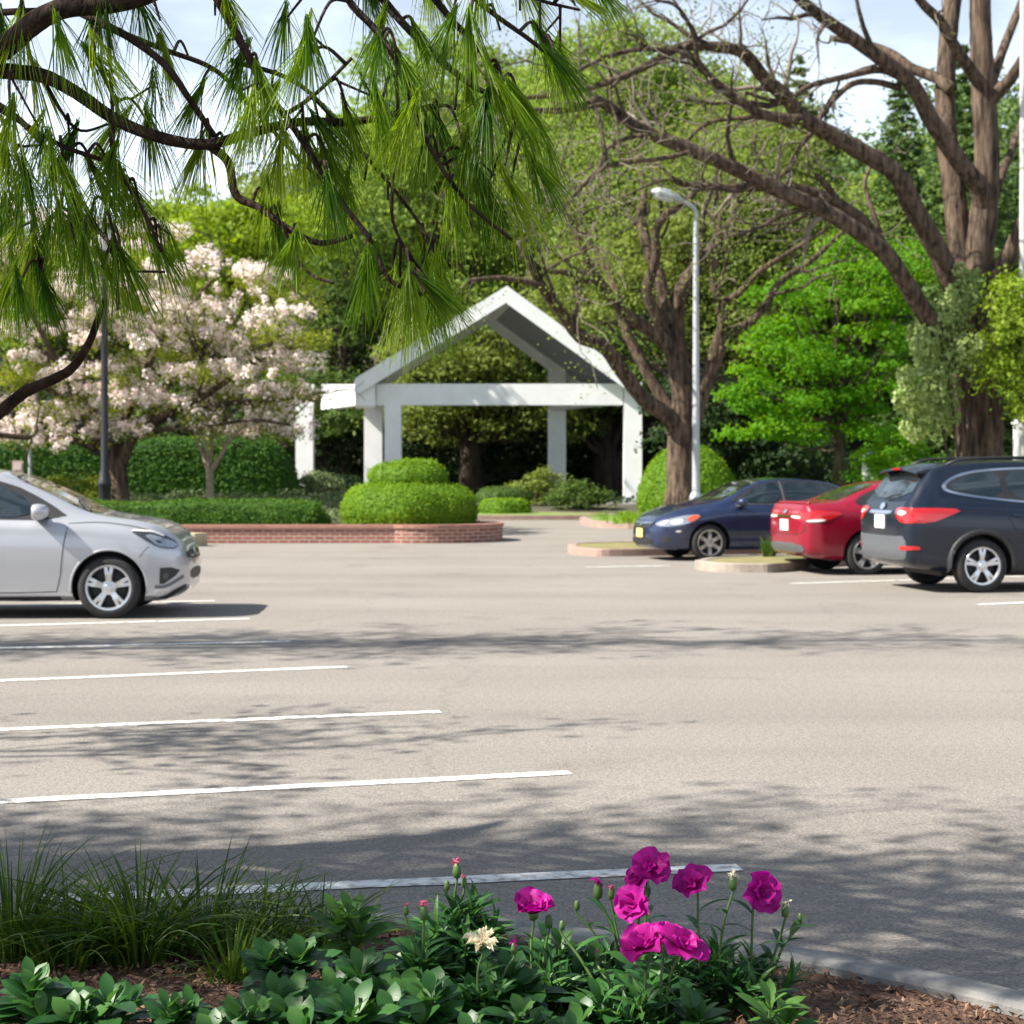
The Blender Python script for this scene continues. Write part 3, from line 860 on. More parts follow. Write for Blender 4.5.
def polyline_at(P, t):
    s = np.concatenate([[0], np.cumsum(np.linalg.norm(np.diff(P, axis=0), axis=1))])
    d = t * s[-1]
    p = np.array([np.interp(d, s, P[:, k]) for k in range(3)])
    e = np.array([np.interp(min(d + .05 * s[-1], s[-1]), s, P[:, k]) for k in range(3)])
    b = np.array([np.interp(max(d - .05 * s[-1], 0), s, P[:, k]) for k in range(3)])
    return p, unit(e - b), s[-1]


def sprout(limbs, n_per_m, lfac, tmin=0.35, up=0.25, side=0.8, rfac=0.5, rmin=0.01, wob=0.24, nmax=14, lmin=0.3, lmax=99):
    """New thinner limbs growing out of each limb; limbs are (points, radii)."""
    out = []
    for P, R in limbs:
        _, _, L_ = polyline_at(P, .5)
        n = int(np.clip(round(L_ * n_per_m * RNG.uniform(.7, 1.3)), 1, nmax))
        for _k in range(n):
            t = RNG.uniform(tmin, 1.0) if _k else 0.98
            p, T, _ = polyline_at(P, t)
            r = np.interp(t, np.linspace(0, 1, len(R)), R)
            q = RNG.normal(0, 1, 3); q -= T * np.dot(q, T); q = unit(q)
            d = unit(T * .75 + q * side + np.array([0, 0, up]))
            ln = float(np.clip(L_ * lfac * RNG.uniform(.6, 1.3), lmin, lmax))
            k = 7
            pts = [p]
            for _ in range(k - 1):
                d = unit(d + RNG.normal(0, wob, 3) + np.array([0, 0, up * .25]))
                pts.append(pts[-1] + d * ln / (k - 1))
            out.append((np.array(pts), np.linspace(max(r * rfac, rmin), rmin, k)))
    return out


def px_limb(pts, r_px0, r_px1, Y0, Y1, n=6, bend=0.0):
    """A limb traced through the photo's pixels, running from depth Y0 to Y1 as it goes."""
    s = np.linspace(0, 1, len(pts))
    P = np.array([at(px, py, Y0 + (Y1 - Y0) * t + bend * math.sin(math.pi * t)) for (px, py), t in zip(pts, s)])
    P = catmull(P, n)
    R = np.linspace(r_px0, r_px1, len(P)) / F_PX * np.linspace(Y0, Y1, len(P))
    return P, R


def limb_mesh(name, limbs, mat, parent, sides=8, base=None, knobs=0.03):
    if name == 'limbs':
        for P, R in limbs:
            m = MB(); tube(m, P - base, R, sides, knobs=knobs); m.build('limb', mat, parent, smooth=True)
        return
    m = MB()
    for P, R in limbs: tube(m, P - base, R, sides, knobs=knobs)
    o = m.build(name, mat, parent, smooth=True)
    if name != 'trunk': o['kind'] = 'stuff'
    return o


def tips(limbs, per, jit):
    out = []
    for P, R in limbs:
        t = RNG.uniform(.35, 1.0, per)
        for q in t: out.append(polyline_at(P, q)[0])
    out = np.array(out)
    return out + RNG.normal(0, jit, out.shape)


# ---- the forked tree behind the street lamp
base = at(683, 512, 44); b0 = base
T1 = thing('forked_tree', 'spreading tree with twisting dark limbs forking low, beside the grey street lamp', 'tree', tuple(base))
trunk = [px_limb([(683, 515), (682, 490), (681, 460), (682, 430), (684, 405), (684, 385)], 16, 12, 44, 44)]
trunk[0][1][:8] *= np.linspace(1.35, 1.0, 8)
L1 = [px_limb([(676, 432), (668, 416), (644, 399), (621, 370), (603, 346), (580, 337), (562, 314), (541, 285), (533, 268), (520, 240)], 9.5, 4, 44, 41.5),
      px_limb([(550, 298), (539, 286), (518, 280), (497, 278), (470, 280)], 4, 2, 42, 41),
      px_limb([(676, 418), (667, 405), (647, 373), (629, 337), (621, 314), (615, 288), (603, 261), (585, 235), (570, 200)], 6.5, 3, 44, 45.5),
      px_limb([(682, 405), (673, 355), (656, 335), (626, 314), (606, 291), (588, 264), (580, 240), (560, 205)], 9, 3.5, 44, 42.5),
      px_limb([(591, 282), (568, 273), (544, 270), (520, 255)], 4, 2, 43, 42),
      px_limb([(668, 340), (656, 314), (647, 291), (656, 258), (656, 232), (667, 214), (685, 203), (705, 180)], 6.5, 3, 44, 43),
      px_limb([(668, 325), (659, 276), (647, 247), (641, 214), (644, 190), (636, 150)], 7.5, 3, 44, 45.5),
      px_limb([(684, 392), (676, 332), (679, 296), (697, 267), (714, 247), (732, 220), (740, 195), (755, 150)], 9.5, 4, 44, 45),
      px_limb([(690, 432), (703, 393), (714, 355), (723, 320), (714, 282), (717, 247), (722, 210)], 8, 3, 44, 43),
      px_limb([(712, 362), (723, 335), (744, 326), (764, 308), (780, 282), (812, 260), (850, 225)], 6, 2.5, 43.6, 44.5),
      px_limb([(720, 312), (723, 302), (738, 294), (758, 273), (780, 258), (825, 230)], 5, 2, 43.5, 42),
      px_limb([(688, 440), (697, 408), (712, 372), (722, 345)], 8, 6, 44.2, 43.6)]
L2 = sprout(L1, 0.75, .42, tmin=.45, up=.15, rmin=.018)
L3 = sprout(L2, 1.6, .5, tmin=.25, up=.05, rmin=.011, nmax=6)
limb_mesh('trunk', trunk, M['bark'], T1, 18, b0)
limb_mesh('limbs', L1, M['bark'], T1, 10, b0)
limb_mesh('branches', L2, M['barkgrey'], T1, 6, b0, 0)
limb_mesh('twigs', L3, M['twig'], T1, 4, b0, 0)
m = MB()
C = tips(L3, 90, .42) - b0
leaf_quads(m, C, 0.075, aspect=.6)
C = tips(L2, 40, .34) - b0
leaf_quads(m, C, 0.075, aspect=.6)
m.build('foliage', M['lf_yellow'], T1, attr=True)

# ---- the great tree on the right
base = at(980, 492, 37); b0 = base
T2 = thing('great_tree', 'massive old tree with long bare dark boughs and an ivy-clad trunk behind the parked estate', 'tree', tuple(base))
trunk = [px_limb([(981, 500), (980, 470), (980, 430), (977, 380), (973, 335), (971, 295)], 25, 20, 37, 37)]
trunk[0][1][:10] *= np.linspace(1.3, 1.0, 10)
Lm = [px_limb([(972, 320), (980, 250), (985, 200), (987, 150), (983, 90), (981, 40), (980, 0), (976, -60), (972, -130)], 15, 9, 37, 37),
      px_limb([(966, 330), (961, 270), (955, 200), (947, 140), (945, 100), (948, 40), (955, -30), (950, -100)], 13, 8, 37, 38.5),
      px_limb([(984, 215), (978, 186), (961, 164), (932, 121), (913, 86), (885, 62), (849, 36), (825, 19), (801, 0), (760, -40)], 10, 5, 37, 34.5),
      px_limb([(952, 90), (937, 78), (913, 69), (894, 55), (870, 45), (830, 38)], 6.5, 3, 37.4, 39),
      px_limb([(985, 90), (971, 71), (956, 48), (940, 21), (920, 0), (890, -50)], 7, 4, 37, 35),
      px_limb([(985, 110), (997, 93), (1009, 81), (1018, 67), (1030, 45), (1050, 0)], 7.5, 4, 37, 36),
      px_limb([(986, 95), (994, 76), (1002, 52), (1013, 24), (1024, -5), (1040, -60)], 5.5, 3.5, 37, 38.5),
      px_limb([(966, 320), (954, 287), (937, 250), (912, 205), (897, 175), (862, 152), (832, 135), (802, 117), (785, 96), (766, 80), (747, 56), (733, 49), (700, 46), (675, 49), (654, 62), (609, 82), (560, 94), (500, 100)], 12, 2.2, 37, 32),
      px_limb([(806, 120), (764, 115), (743, 103), (715, 82), (693, 58), (682, 53), (644, 49), (609, 56), (570, 75)], 5.5, 1.8, 34, 32.5),
      px_limb([(697, 60), (695, 40), (688, 22), (675, 5), (655, 0)], 2.6, 1.6, 32.8, 32),
      px_limb([(968, 372), (950, 350), (929, 320), (907, 285), (882, 250), (832, 215), (772, 187), (727, 165), (677, 145), (637, 127), (602, 102), (590, 103)], 10.5, 5, 36.8, 33),
      px_limb([(604, 104), (585, 108), (560, 112), (530, 112), (500, 122)], 2.6, 1.4, 33, 32.5),
      px_limb([(918, 300), (892, 260), (862, 220), (832, 200), (792, 187), (740, 188), (690, 185), (670, 178)], 6.5, 3, 36.2, 35),
      px_limb([(838, 203), (830, 190), (817, 175)], 4, 3, 35.8, 35.4),
      px_limb([(880, 232), (866, 190), (868, 172), (880, 150)], 2.5, 1.6, 36, 37),
      px_limb([(690, 152), (665, 158), (625, 163), (604, 168), (588, 180), (570, 200), (560, 212)], 2.6, 1.2, 33.6, 33),
      px_limb([(650, 134), (628, 138), (606, 150), (597, 172), (580, 190), (565, 205), (540, 215)], 2.4, 1.2, 33.2, 33.4),
      px_limb([(792, 128), (770, 118), (720, 120), (700, 128), (680, 145), (655, 136), (640, 137)], 2.6, 1.4, 34, 35),
      px_limb([(905, 80), (880, 70), (840, 78), (810, 86), (790, 98), (770, 100), (745, 92)], 4, 1.6, 36, 34.5),
      px_limb([(900, 88), (875, 82), (850, 85), (825, 110), (815, 128), (798, 150), (790, 168), (775, 180)], 3.6, 2, 36, 35),
      px_limb([(985, 290), (999, 272), (1017, 240), (1030, 212), (1060, 180)], 10, 7, 37, 36),
      px_limb([(996, 190), (1004, 168), (1012, 150), (1016, 135), (1028, 110)], 5, 3, 37.4, 38.5)]
Ls = sprout([l for l in Lm if l[1][-1] < .14], .55, .30, tmin=.35, up=.08, rmin=.016, nmax=7, lmax=2.6)
Lt = sprout(Ls + Lm[7:10] + Lm[10:12] + Lm[15:20], 1.7, .42, tmin=.2, up=.12, rmin=.010, nmax=9, lmax=1.7)
Lu = sprout(Lt, 2.4, .5, tmin=.2, up=.05, rmin=.007, nmax=5, lmax=.9)
limb_mesh('trunk', trunk, M['bark'], T2, 22, b0, .035)
limb_mesh('limbs', Lm, M['bark'], T2, 12, b0)
limb_mesh('branches', Ls, M['barkgrey'], T2, 6, b0, 0)
limb_mesh('twigs', Lt + Lu, M['twig'], T2, 4, b0, 0)
m = MB()
C = tips(Lu, 5, .2) - b0
leaf_quads(m, C, 0.075, aspect=.55)
C = tips(Lt, 3, .15) - b0
leaf_quads(m, C[::2], 0.075, aspect=.55)
m.build('foliage', M['lf_olive'], T2, attr=True)

ivy = thing('ivy', 'grey green ivy climbing the left side of the great tree trunk', 'ivy', tuple(at(960, 470, 36)))
ib = at(960, 470, 36)
m = MB()
for px, py, r, k in [(972, 282, 14, 260), (962, 300, 20, 420), (945, 318, 22, 420), (930, 335, 24, 480), (955, 335, 22, 300), (925, 350, 16, 260), (918, 330, 12, 160), (968, 350, 18, 260), (940, 365, 24, 420), (922, 385, 24, 420), (945, 395, 20, 300), (975, 362, 16, 200), (910, 400, 18, 260), (930, 415, 20, 320), (948, 420, 14, 160), (915, 428, 16, 220), (985, 345, 10, 110), (975, 378, 10, 90), (905, 375, 10, 130), (960, 270, 8, 90)]:
    c = at(px, py, 36.1 + RNG.uniform(-.3, .3)) - ib
    d = unit(RNG.normal(0, 1, (k, 3))); P = c + d * (RNG.uniform(.2, 1, (k, 1)) ** .5) * r / F_PX * 36 * np.array([1, .8, 1.05])
    leaf_quads(m, P, 0.115, normal=unit(d + [0, -.3, .4]), spread=.8, aspect=.8, droop=.5)
m.build('foliage', M['lf_ivy'], ivy, attr=True)
m = MB()
for dx in (-.25, -.1, .1):
    tube(m, catmull([at(965 + dx * 60, 470, 36.25) - ib, at(962 + dx * 80, 420, 36.2) - ib, at(955 + dx * 60, 360, 36.2) - ib, at(968, 290, 36.3) - ib], 5), .03, 6)
m.build('stem', M['barkgrey'], ivy)

# ---- the blossom tree
base = at(118, 512, 42); b0 = base
T3 = thing('blossom_tree', 'wide spreading tree covered in pinkish white blossom before the tall hedge', 'tree', tuple(base))
trunk = [px_limb([(121, 520), (120, 500), (119, 480), (116, 462), (114, 450)], 9.5, 7.5, 42, 42)]
trunk[0][1][:8] *= np.linspace(1.4, 1.0, 8)
Lc = [px_limb([(115, 468), (100, 446), (90, 430), (80, 405), (68, 388), (50, 360), (30, 335)], 6, 2.5, 42, 43.5),
      px_limb([(92, 432), (90, 410), (86, 385), (85, 355), (92, 320), (100, 290)], 4, 2, 42.4, 43),
      px_limb([(120, 470), (132, 440), (150, 422), (200, 398), (230, 378), (262, 358), (300, 345)], 6, 2, 42, 40),
      px_limb([(140, 434), (165, 418), (195, 408), (240, 402), (290, 398), (325, 392)], 4, 1.6, 41.8, 41),
      px_limb([(105, 455), (80, 442), (50, 438), (10, 436), (-40, 430)], 4.5, 2.5, 42, 40),
      px_limb([(118, 462), (122, 430), (135, 395), (150, 360), (172, 325), (200, 295), (225, 260)], 5, 2, 42, 44),
      px_limb([(150, 422), (162, 395), (185, 365), (215, 340), (255, 320), (295, 300)], 3.5, 1.6, 41.6, 43),
      px_limb([(80, 408), (50, 390), (15, 378), (-25, 372), (-60, 360)], 3.5, 2, 42.8, 42),
      px_limb([(115, 455), (100, 415), (70, 385), (45, 340), (20, 290), (0, 260)], 3.5, 2, 42, 40.5),
      px_limb([(130, 440), (160, 430), (200, 428), (250, 420), (290, 425)], 3, 1.4, 42, 39.5)]
Ls = sprout([l for l in Lc], .9, .30, tmin=.3, up=.2, side=.7, rmin=.014, nmax=6, lmax=1.1)
Lt = sprout(Ls, 2.0, .5, tmin=.2, up=.12, rmin=.008, nmax=4, lmax=.7)
limb_mesh('trunk', trunk, M['bark'], T3, 16, b0)
limb_mesh('limbs', Lc, M['bark'], T3, 9, b0)
limb_mesh('branches', Ls + Lt, M['barkgrey'], T3, 5, b0, 0)
mb_, ml_ = MB(), MB()
cx_top = ([-80, 0, 60, 150, 200, 240, 290, 328], [230, 205, 212, 222, 232, 252, 285, 355])
cx_bot = ([-80, 0, 100, 150, 200, 250, 290, 328], [440, 446, 440, 432, 440, 442, 425, 385])
Lall = np.vstack([P for P, R in Lc + Ls])
stalks = []
for _ in range(225):
    px = RNG.uniform(-80, 308); yt, yb = np.interp(px, *cx_top), np.interp(px, *cx_bot)
    q = RNG.uniform(0, 1); py = yt + (yb - yt) * q
    Y = 42 + RNG.uniform(-1, 1) * 3.2 * math.sin(math.pi * min(1, .25 + .6 * q))
    c = at(px, py, Y)
    k = np.argmin(((Lall - c) ** 2).sum(1)); stalks.append((catmull([Lall[k], (Lall[k] + c) / 2 + [0, 0, .12], c], 4), np.linspace(.022, .008, 9)))
    leafy = RNG.uniform() < (.38 if q < .35 else .16)
    rx, rz = RNG.uniform(.45, 1.0), RNG.uniform(.12, .24)
    slope = -(px - 118) / 220 * .28
    for _k in range(int(RNG.uniform(9, 17))):
        d = RNG.normal(0, .5, 3) * [rx, rx, rz]; d[2] += d[0] * slope
        p = c + d
        n1 = 0 if leafy else int(RNG.uniform(16, 38))
        if n1:
            e = unit(RNG.normal(0, 1, (n1, 3)))
            leaf_quads(mb_, p - b0 + e * RNG.uniform(.04, .17, (n1, 1)), .085, normal=e + [0, 0, .4], spread=.6, aspect=.9)
        n2 = int(RNG.uniform(22, 40)) if leafy else int(RNG.uniform(6, 14))
        e = unit(RNG.normal(0, 1, (n2, 3)))
        leaf_quads(ml_, p - b0 + e * RNG.uniform(.06, .28, (n2, 1)) + [0, 0, .02 if leafy else -.10], .10, aspect=.5)
limb_mesh('twigs', stalks, M['barkgrey'], T3, 5, b0, 0)
mb_.build('blossom', M['blossom'], T3, attr=True)
ml_.build('foliage', M['lf_cherry'], T3, attr=True)

base = at(211, 510, 41); b0 = base
T4 = thing('sapling', 'small pale-stemmed sapling with forked stems standing in front of the tall hedge', 'tree', tuple(base))
Lc = [px_limb([(211, 515), (210, 490), (210, 468)], 4.5, 3.5, 41, 41)]
Lf = [px_limb([(210, 475), (203, 455), (196, 435), (185, 415)], 2.6, 1.2, 41, 41.3), px_limb([(210, 475), (211, 450), (213, 425), (214, 405)], 2.6, 1.2, 41, 41.3), px_limb([(211, 472), (221, 455), (230, 440), (245, 425)], 2.6, 1.2, 41, 40.6), px_limb([(210, 470), (206, 445), (204, 420)], 2, 1, 41, 40.6)]
Ls = sprout(Lf, 3, .55, tmin=.4, up=.2, rmin=.008)
limb_mesh('trunk', Lc, M['barkpale'], T4, 10, b0); limb_mesh('limbs', Lf + Ls, M['barkpale'], T4, 6, b0, 0)
m = MB(); leaf_quads(m, tips(Ls, 40, .18) - b0, .10, aspect=.5); m.build('foliage', M['lf_cherry'], T4, attr=True)
m = MB(); leaf_quads(m, tips(Ls, 12, .2) - b0 + [0, 0, .1], .09, aspect=.9); m.build('blossom', M['blossom'], T4, attr=True)


# ---- crown trees
def crown_tree(name, label, px, py_base, Y, crown, mat, size, nl, per, lr, trunk_px=6, bark='barkgrey', group=None, conifer=False, cat='tree', **kw):
    """crown: list of (px, py, rx_px, ry_px) ellipses that make up the crown."""
    b = at(px, py_base, Y); b[2] = min(b[2], float(terrain(b[0], Y)) + .05) if Y > 54 else b[2]
    t = thing(name, label, cat, tuple(b), group=group)
    s = Y / F_PX
    m = MB(); top = min(c[1] for c in crown)
    tp_ = at(px, top, Y)
    cps = []
    for c in crown:
        cc = at(c[0], c[1], Y) - b
        n_ = max(4, int(nl * c[2] * c[3] / sum(q[2] * q[3] for q in crown)))
        if conifer:
            continue
        cps.append(lobes_crown(m, cc, (c[2] * s, min(c[2], c[3] * 1.3) * s, c[3] * s), n_, per, lr, size, **kw))
    lm = MB()
    h = tp_[2] - b[2]
    r0 = trunk_px * s
    tube(lm, np.array([(0, 0, -.4), (0.05, 0, h * .3), (-.05, 0.1, h * .7), (0, 0, h)]), [r0 * 1.15, r0, r0 * .7, r0 * .3], 10, knobs=.04)
    for grp in cps:
        for q in grp[::3]:
            st = np.array([0, 0, h * RNG.uniform(.25, .6)])
            st[2] = min(st[2], q[2] - .2) if q[2] > .6 else .4
            mid = (st + q) / 2 + np.array([0, 0, -.1 * np.linalg.norm(q - st)])
            tube(lm, catmull([st, mid, q], 4), np.linspace(r0 * .4, .015, 9), 5)
    lm.build('trunk', M[bark], t, smooth=True)
    if conifer:
        c = crown[0]
        H = (c[3] * 2) * s; z0 = at(px, c[1] + c[3], Y)[2] - b[2]
        nlay = 34
        for k in range(nlay):
            f = k / (nlay - 1)
            rr = c[2] * s * (1 - f) ** .8 * RNG.uniform(.8, 1.15) + .15
            for a in np.arange(0, 2 * math.pi, 2 * math.pi / (8 + int(13 * (1 - f)))) + RNG.uniform(0, 1):
                L_ = rr * RNG.uniform(.65, 1.15); kk = int(per * (L_ / (c[2] * s) + .15))
                tt = RNG.uniform(.12, 1, (kk, 1)) ** .7
                d = np.array([math.cos(a), math.sin(a), -.18])
                P = np.array([0, 0, z0 + H * f + RNG.uniform(-.2, .2)]) + d * tt * L_ + RNG.normal(0, 1, (kk, 3)) * np.array([.28, .28, .09]) * (1.15 - tt) * L_ * .6
                P[:, 2] -= .12 * (tt[:, 0] ** 2) * L_
                leaf_quads(m, P, size, normal=np.array([0, 0, 1.0]), spread=.7, aspect=.4, droop=.25, rnd=np.clip(RNG.uniform(0, .6) + RNG.uniform(0, .4, kk), 0, 1))
    m.build('crown', M[mat], t, attr=True)
    return t


crown_tree('maple_tree', 'dense bright green maple with layered leaves behind the navy saloon', 838, 500, 50, [(835, 330, 85, 85), (850, 285, 55, 45), (780, 380, 62, 62), (870, 390, 60, 75), (815, 430, 65, 40), (760, 420, 40, 35), (900, 280, 35, 40)],
           'lf_bright', .15, 120, 230, .75, trunk_px=5, flat=.6, bottom=-.8)
crown_tree('maple_tree', 'lime green bush with drooping sprays at the right edge beside the great trunk', 1030, 500, 35.4, [(1024, 345, 30, 70), (1022, 300, 25, 35), (1050, 380, 40, 60)], 'lf_lime', .12, 45, 220, .55, trunk_px=3, flat=.8, bottom=-.9)
crown_tree('leafy_shrub', 'bright green shrub low beside the white gate post under the ivy', 900, 505, 45, [(900, 455, 32, 35), (870, 475, 26, 25), (925, 470, 25, 25)], 'lf_bright', .12, 30, 140, .45, trunk_px=2, flat=.8, bottom=-.9, cat='shrub')
crown_tree('round_shrub', 'pale round olive shrub at the foot of the white column left of the tiered topiary', 318, 505, 50, [(318, 489, 23, 16)], 'lf_pale', .09, 40, 110, .25, trunk_px=1.2, flat=.8, bottom=-.9, cat='shrub')
crown_tree('olive_shrub', 'loose olive shrub behind the silver car bonnet at the foot of the lamp post', 75, 512, 43, [(75, 492, 34, 14)], 'lf_cherry', .10, 30, 90, .35, trunk_px=1.5, flat=.8, bottom=-.9, cat='shrub')
crown_tree('dark_shrub', 'dark shrub in the shade between the round shrub and the topiary', 347, 508, 54, [(346, 492, 17, 13)], 'lf_dark', .12, 24, 90, .35, trunk_px=1.5, flat=.8, bottom=-.9, cat='shrub')
crown_tree('leafy_shrub', 'feathery pale green shrub against the rear column of the shelter', 535, 512, 60, [(535, 492, 26, 18), (548, 485, 14, 14)], 'lf_olive', .13, 26, 110, .4, trunk_px=1.5, flat=.8, bottom=-.9, cat='shrub')
crown_tree('leafy_shrub', 'dark bluish green shrub to the right of the rear column of the shelter', 575, 514, 58, [(572, 498, 24, 14), (595, 503, 14, 9)], 'lf_mid', .13, 26, 110, .4, trunk_px=1.5, flat=.8, bottom=-.9, cat='shrub')

# trees one can tell apart behind the car park
crown_tree('tall_tree', 'tall pale yellow green tree rising behind the shelter roof', 440, 470, 88, [(440, 130, 85, 95), (400, 210, 70, 80), (490, 190, 80, 90), (440, 300, 100, 60), (370, 290, 50, 50)], 'lf_yellow', .30, 190, 190, 1.9, trunk_px=9, flat=.7)
crown_tree('tall_tree', 'feathery yellow green tree whose crown fills the sky gap above the street lamp', 610, 470, 84, [(610, 110, 90, 80), (560, 180, 75, 70), (690, 150, 80, 80), (640, 220, 100, 60), (640, 60, 60, 40)], 'lf_yellow', .28, 200, 180, 1.8, trunk_px=9, flat=.65)
crown_tree('tall_tree', 'broad olive tree behind the forked tree, right of the shelter', 720, 480, 72, [(730, 190, 80, 70), (700, 270, 90, 60), (780, 240, 60, 60), (620, 300, 80, 55), (740, 340, 70, 50)], 'lf_olive', .26, 190, 190, 1.5, trunk_px=9, flat=.65)
crown_tree('tall_tree', 'yellow green tree rounding up behind the top of the blossom tree', 215, 480, 62, [(210, 240, 70, 45), (180, 290, 70, 45), (260, 270, 50, 50), (290, 240, 50, 50)], 'lf_lime', .22, 120, 170, 1.2, trunk_px=6, flat=.65)
crown_tree('tall_tree', 'mid green tree showing between the blossom and the shelter beam', 345, 490, 84, [(340, 330, 50, 55), (320, 390, 60, 45), (400, 400, 70, 40), (350, 260, 45, 40)], 'lf_mid', .25, 120, 180, 1.3, trunk_px=7, flat=.65)
crown_tree('shade_tree', 'dark-trunked tree in deep shade seen beneath the shelter beam', 470, 500, 78, [(470, 400, 75, 50), (420, 430, 45, 30), (520, 420, 60, 40), (470, 350, 80, 40)], 'lf_olive', .24, 120, 170, 1.4, trunk_px=11, bark='barkdark', flat=.65)
crown_tree('shade_tree', 'dark tree trunk standing behind the right bay of the shelter', 606, 505, 80, [(606, 380, 70, 50), (640, 400, 50, 40), (570, 420, 40, 30)], 'lf_mid', .24, 110, 170, 1.4, trunk_px=15, bark='barkdark', flat=.65)
crown_tree('shade_tree', 'small forked tree in shade left of the shelter columns', 345, 505, 81, [(340, 425, 45, 30), (300, 430, 30, 30)], 'lf_mid', .2, 60, 150, .9, trunk_px=5, bark='barkdark', flat=.65)
crown_tree('conifer_tree', 'blue green conifer with a pointed top in the gap between the great boughs', 900, 480, 92, [(885, 270, 95, 190)], 'lf_conifer', .42, 1, 95, 1, trunk_px=8, conifer=True)
crown_tree('conifer_tree', 'broad conifer filling the space left of the twin stems of the great tree', 965, 480, 84, [(960, 260, 110, 210)], 'lf_conifer', .42, 1, 110, 1, trunk_px=9, conifer=True)
crown_tree('conifer_tree', 'dark conifer left of the sky gap, behind the long bough', 800, 480, 96, [(790, 250, 85, 190)], 'lf_conifer', .42, 1, 95, 1, trunk_px=8, conifer=True)
crown_tree('conifer_tree', 'tall conifer showing at the right edge behind the utility pole', 1040, 480, 88, [(1050, 240, 110, 230)], 'lf_conifer', .42, 1, 110, 1, trunk_px=8, conifer=True)
crown_tree('dark_bush', 'dark evergreen bush behind the navy saloon and the cone topiary', 735, 500, 55, [(735, 440, 45, 55), (790, 470, 60, 35), (690, 420, 35, 50)], 'lf_dark', .2, 90, 150, .8, trunk_px=3, flat=.7, bottom=-.9, cat='bush')
crown_tree('dark_bush', 'dark evergreen bush low behind the shelter in its left bay', 420, 500, 82, [(430, 455, 60, 45), (520, 460, 50, 40), (360, 460, 40, 40)], 'lf_dark', .26, 110, 150, 1.1, trunk_px=3, flat=.7, bottom=-.9, cat='bush')
crown_tree('dark_bush', 'dark evergreen bush low behind the right bay of the shelter', 650, 500, 84, [(590, 460, 50, 40), (660, 450, 50, 50), (625, 475, 60, 25)], 'lf_dark', .26, 110, 150, 1.1, trunk_px=3, flat=.7, bottom=-.9, cat='bush')

# the wood on the slope behind reads as one mass
m = MB()
mats_ = ['lf_mid', 'lf_olive', 'lf_yellow', 'lf_conifer', 'lf_dark']
for k in range(190):
    y = 94 + 44 * RNG.uniform(0, 1) ** .8
    x = RNG.uniform(-.5, .5) * 1.45 * y
    z = float(terrain(x, y))
    u = 512 + x / y * F_PX
    hgt = RNG.uniform(10, 15)
    top_y = HORIZON - (z + hgt + 3 - EYE) / y * F_PX
    lim = np.interp(u, [-200, 0, 100, 180, 240, 330, 380, 560, 620, 740, 800, 840, 870, 900, 1100], [200, 200, 225, 230, 190, 110, 60, 20, 40, 60, 80, 185, 185, 60, 20])
    if top_y < lim:
        hgt = max(3.0, (HORIZON - lim) / F_PX * y + EYE - z - 3)
    mi = 4 if RNG.uniform() < .12 else (3 if u > 780 and RNG.uniform() < .7 else int(RNG.choice([0, 1, 2, 2, 1])))
    lobes_crown(m, (x, y, z + hgt * .58), (4.2, 4.2, hgt * .5), 34, 80, 1.9, .46, mi=mi, flat=.7, bottom=-.9)
for k in range(70):
    y = RNG.uniform(86, 97); x = RNG.uniform(-.5, .5) * 1.3 * y
    z = float(terrain(x, y)); r = RNG.uniform(1.8, 3.2)
    lobes_crown(m, (x, y, z + r * .7), (r * 1.3, r, r), 16, 80, 1.1, .38, mi=int(RNG.choice([4, 0, 1])), flat=.7, bottom=-.9)
tag(m.build('far_wood', [M[k] for k in mats_], attr=True), kind='stuff')
# undergrowth on the slope
m = MB()
N_ = 14000
P = np.column_stack([RNG.uniform(-60, 60, N_), RNG.uniform(60, 100, N_), np.zeros(N_)])
P[:, 2] = terrain(P[:, 0], P[:, 1]) + RNG.uniform(0, .5, N_)
leaf_quads(m, P, .3, normal=np.array([0, 0, 1.0]), spread=.9)
tag(m.build('undergrowth', M['lf_dark'], attr=True), kind='stuff')

# tuft of grass on the kerb island, and lawn blades
def blade_clump(m, c, n, hgt, spread_, width=.006, lean=.6, segs=5, base_r=.05, curl=1.0, mi=0):
    c = np.array(c, float)
    a = RNG.uniform(0, 2 * math.pi, n); L_ = hgt * RNG.uniform(.5, 1.15, n); ln = lean * RNG.uniform(.15, 1.0, n)
    d = np.column_stack([np.cos(a), np.sin(a), np.zeros(n)])
    side = np.column_stack([-np.sin(a), np.cos(a), np.zeros(n)])
    side = unit(side + RNG.normal(0, .5, (n, 3)))
    st = c + d * RNG.uniform(0, base_r, (n, 1))
    t = np.linspace(0, 1, segs + 1)
    V = np.empty((n, segs + 1, 2, 3))
    for k, q in enumerate(t):
        out = ln * (q ** 1.6) * spread_
        up = (q - .45 * curl * ln * q ** 2.6)
        p = st + d * (out * L_)[:, None] + np.array([0, 0, 1]) * (up * L_)[:, None]
        w = width * (1 - q ** 2.2) * RNG.uniform(.8, 1.2, n) + .0004
        V[:, k, 0] = p - side * w[:, None] / 2; V[:, k, 1] = p + side * w[:, None] / 2
    i = np.arange(n)[:, None] * (segs + 1) * 2 + np.arange(segs)[None, :] * 2
    Fq = np.stack([i, i + 1, i + 3, i + 2], -1).reshape(-1, 4)
    m.add(V.reshape(-1, 3), Fq, mi, np.repeat(RNG.uniform(0, 1, n), segs))


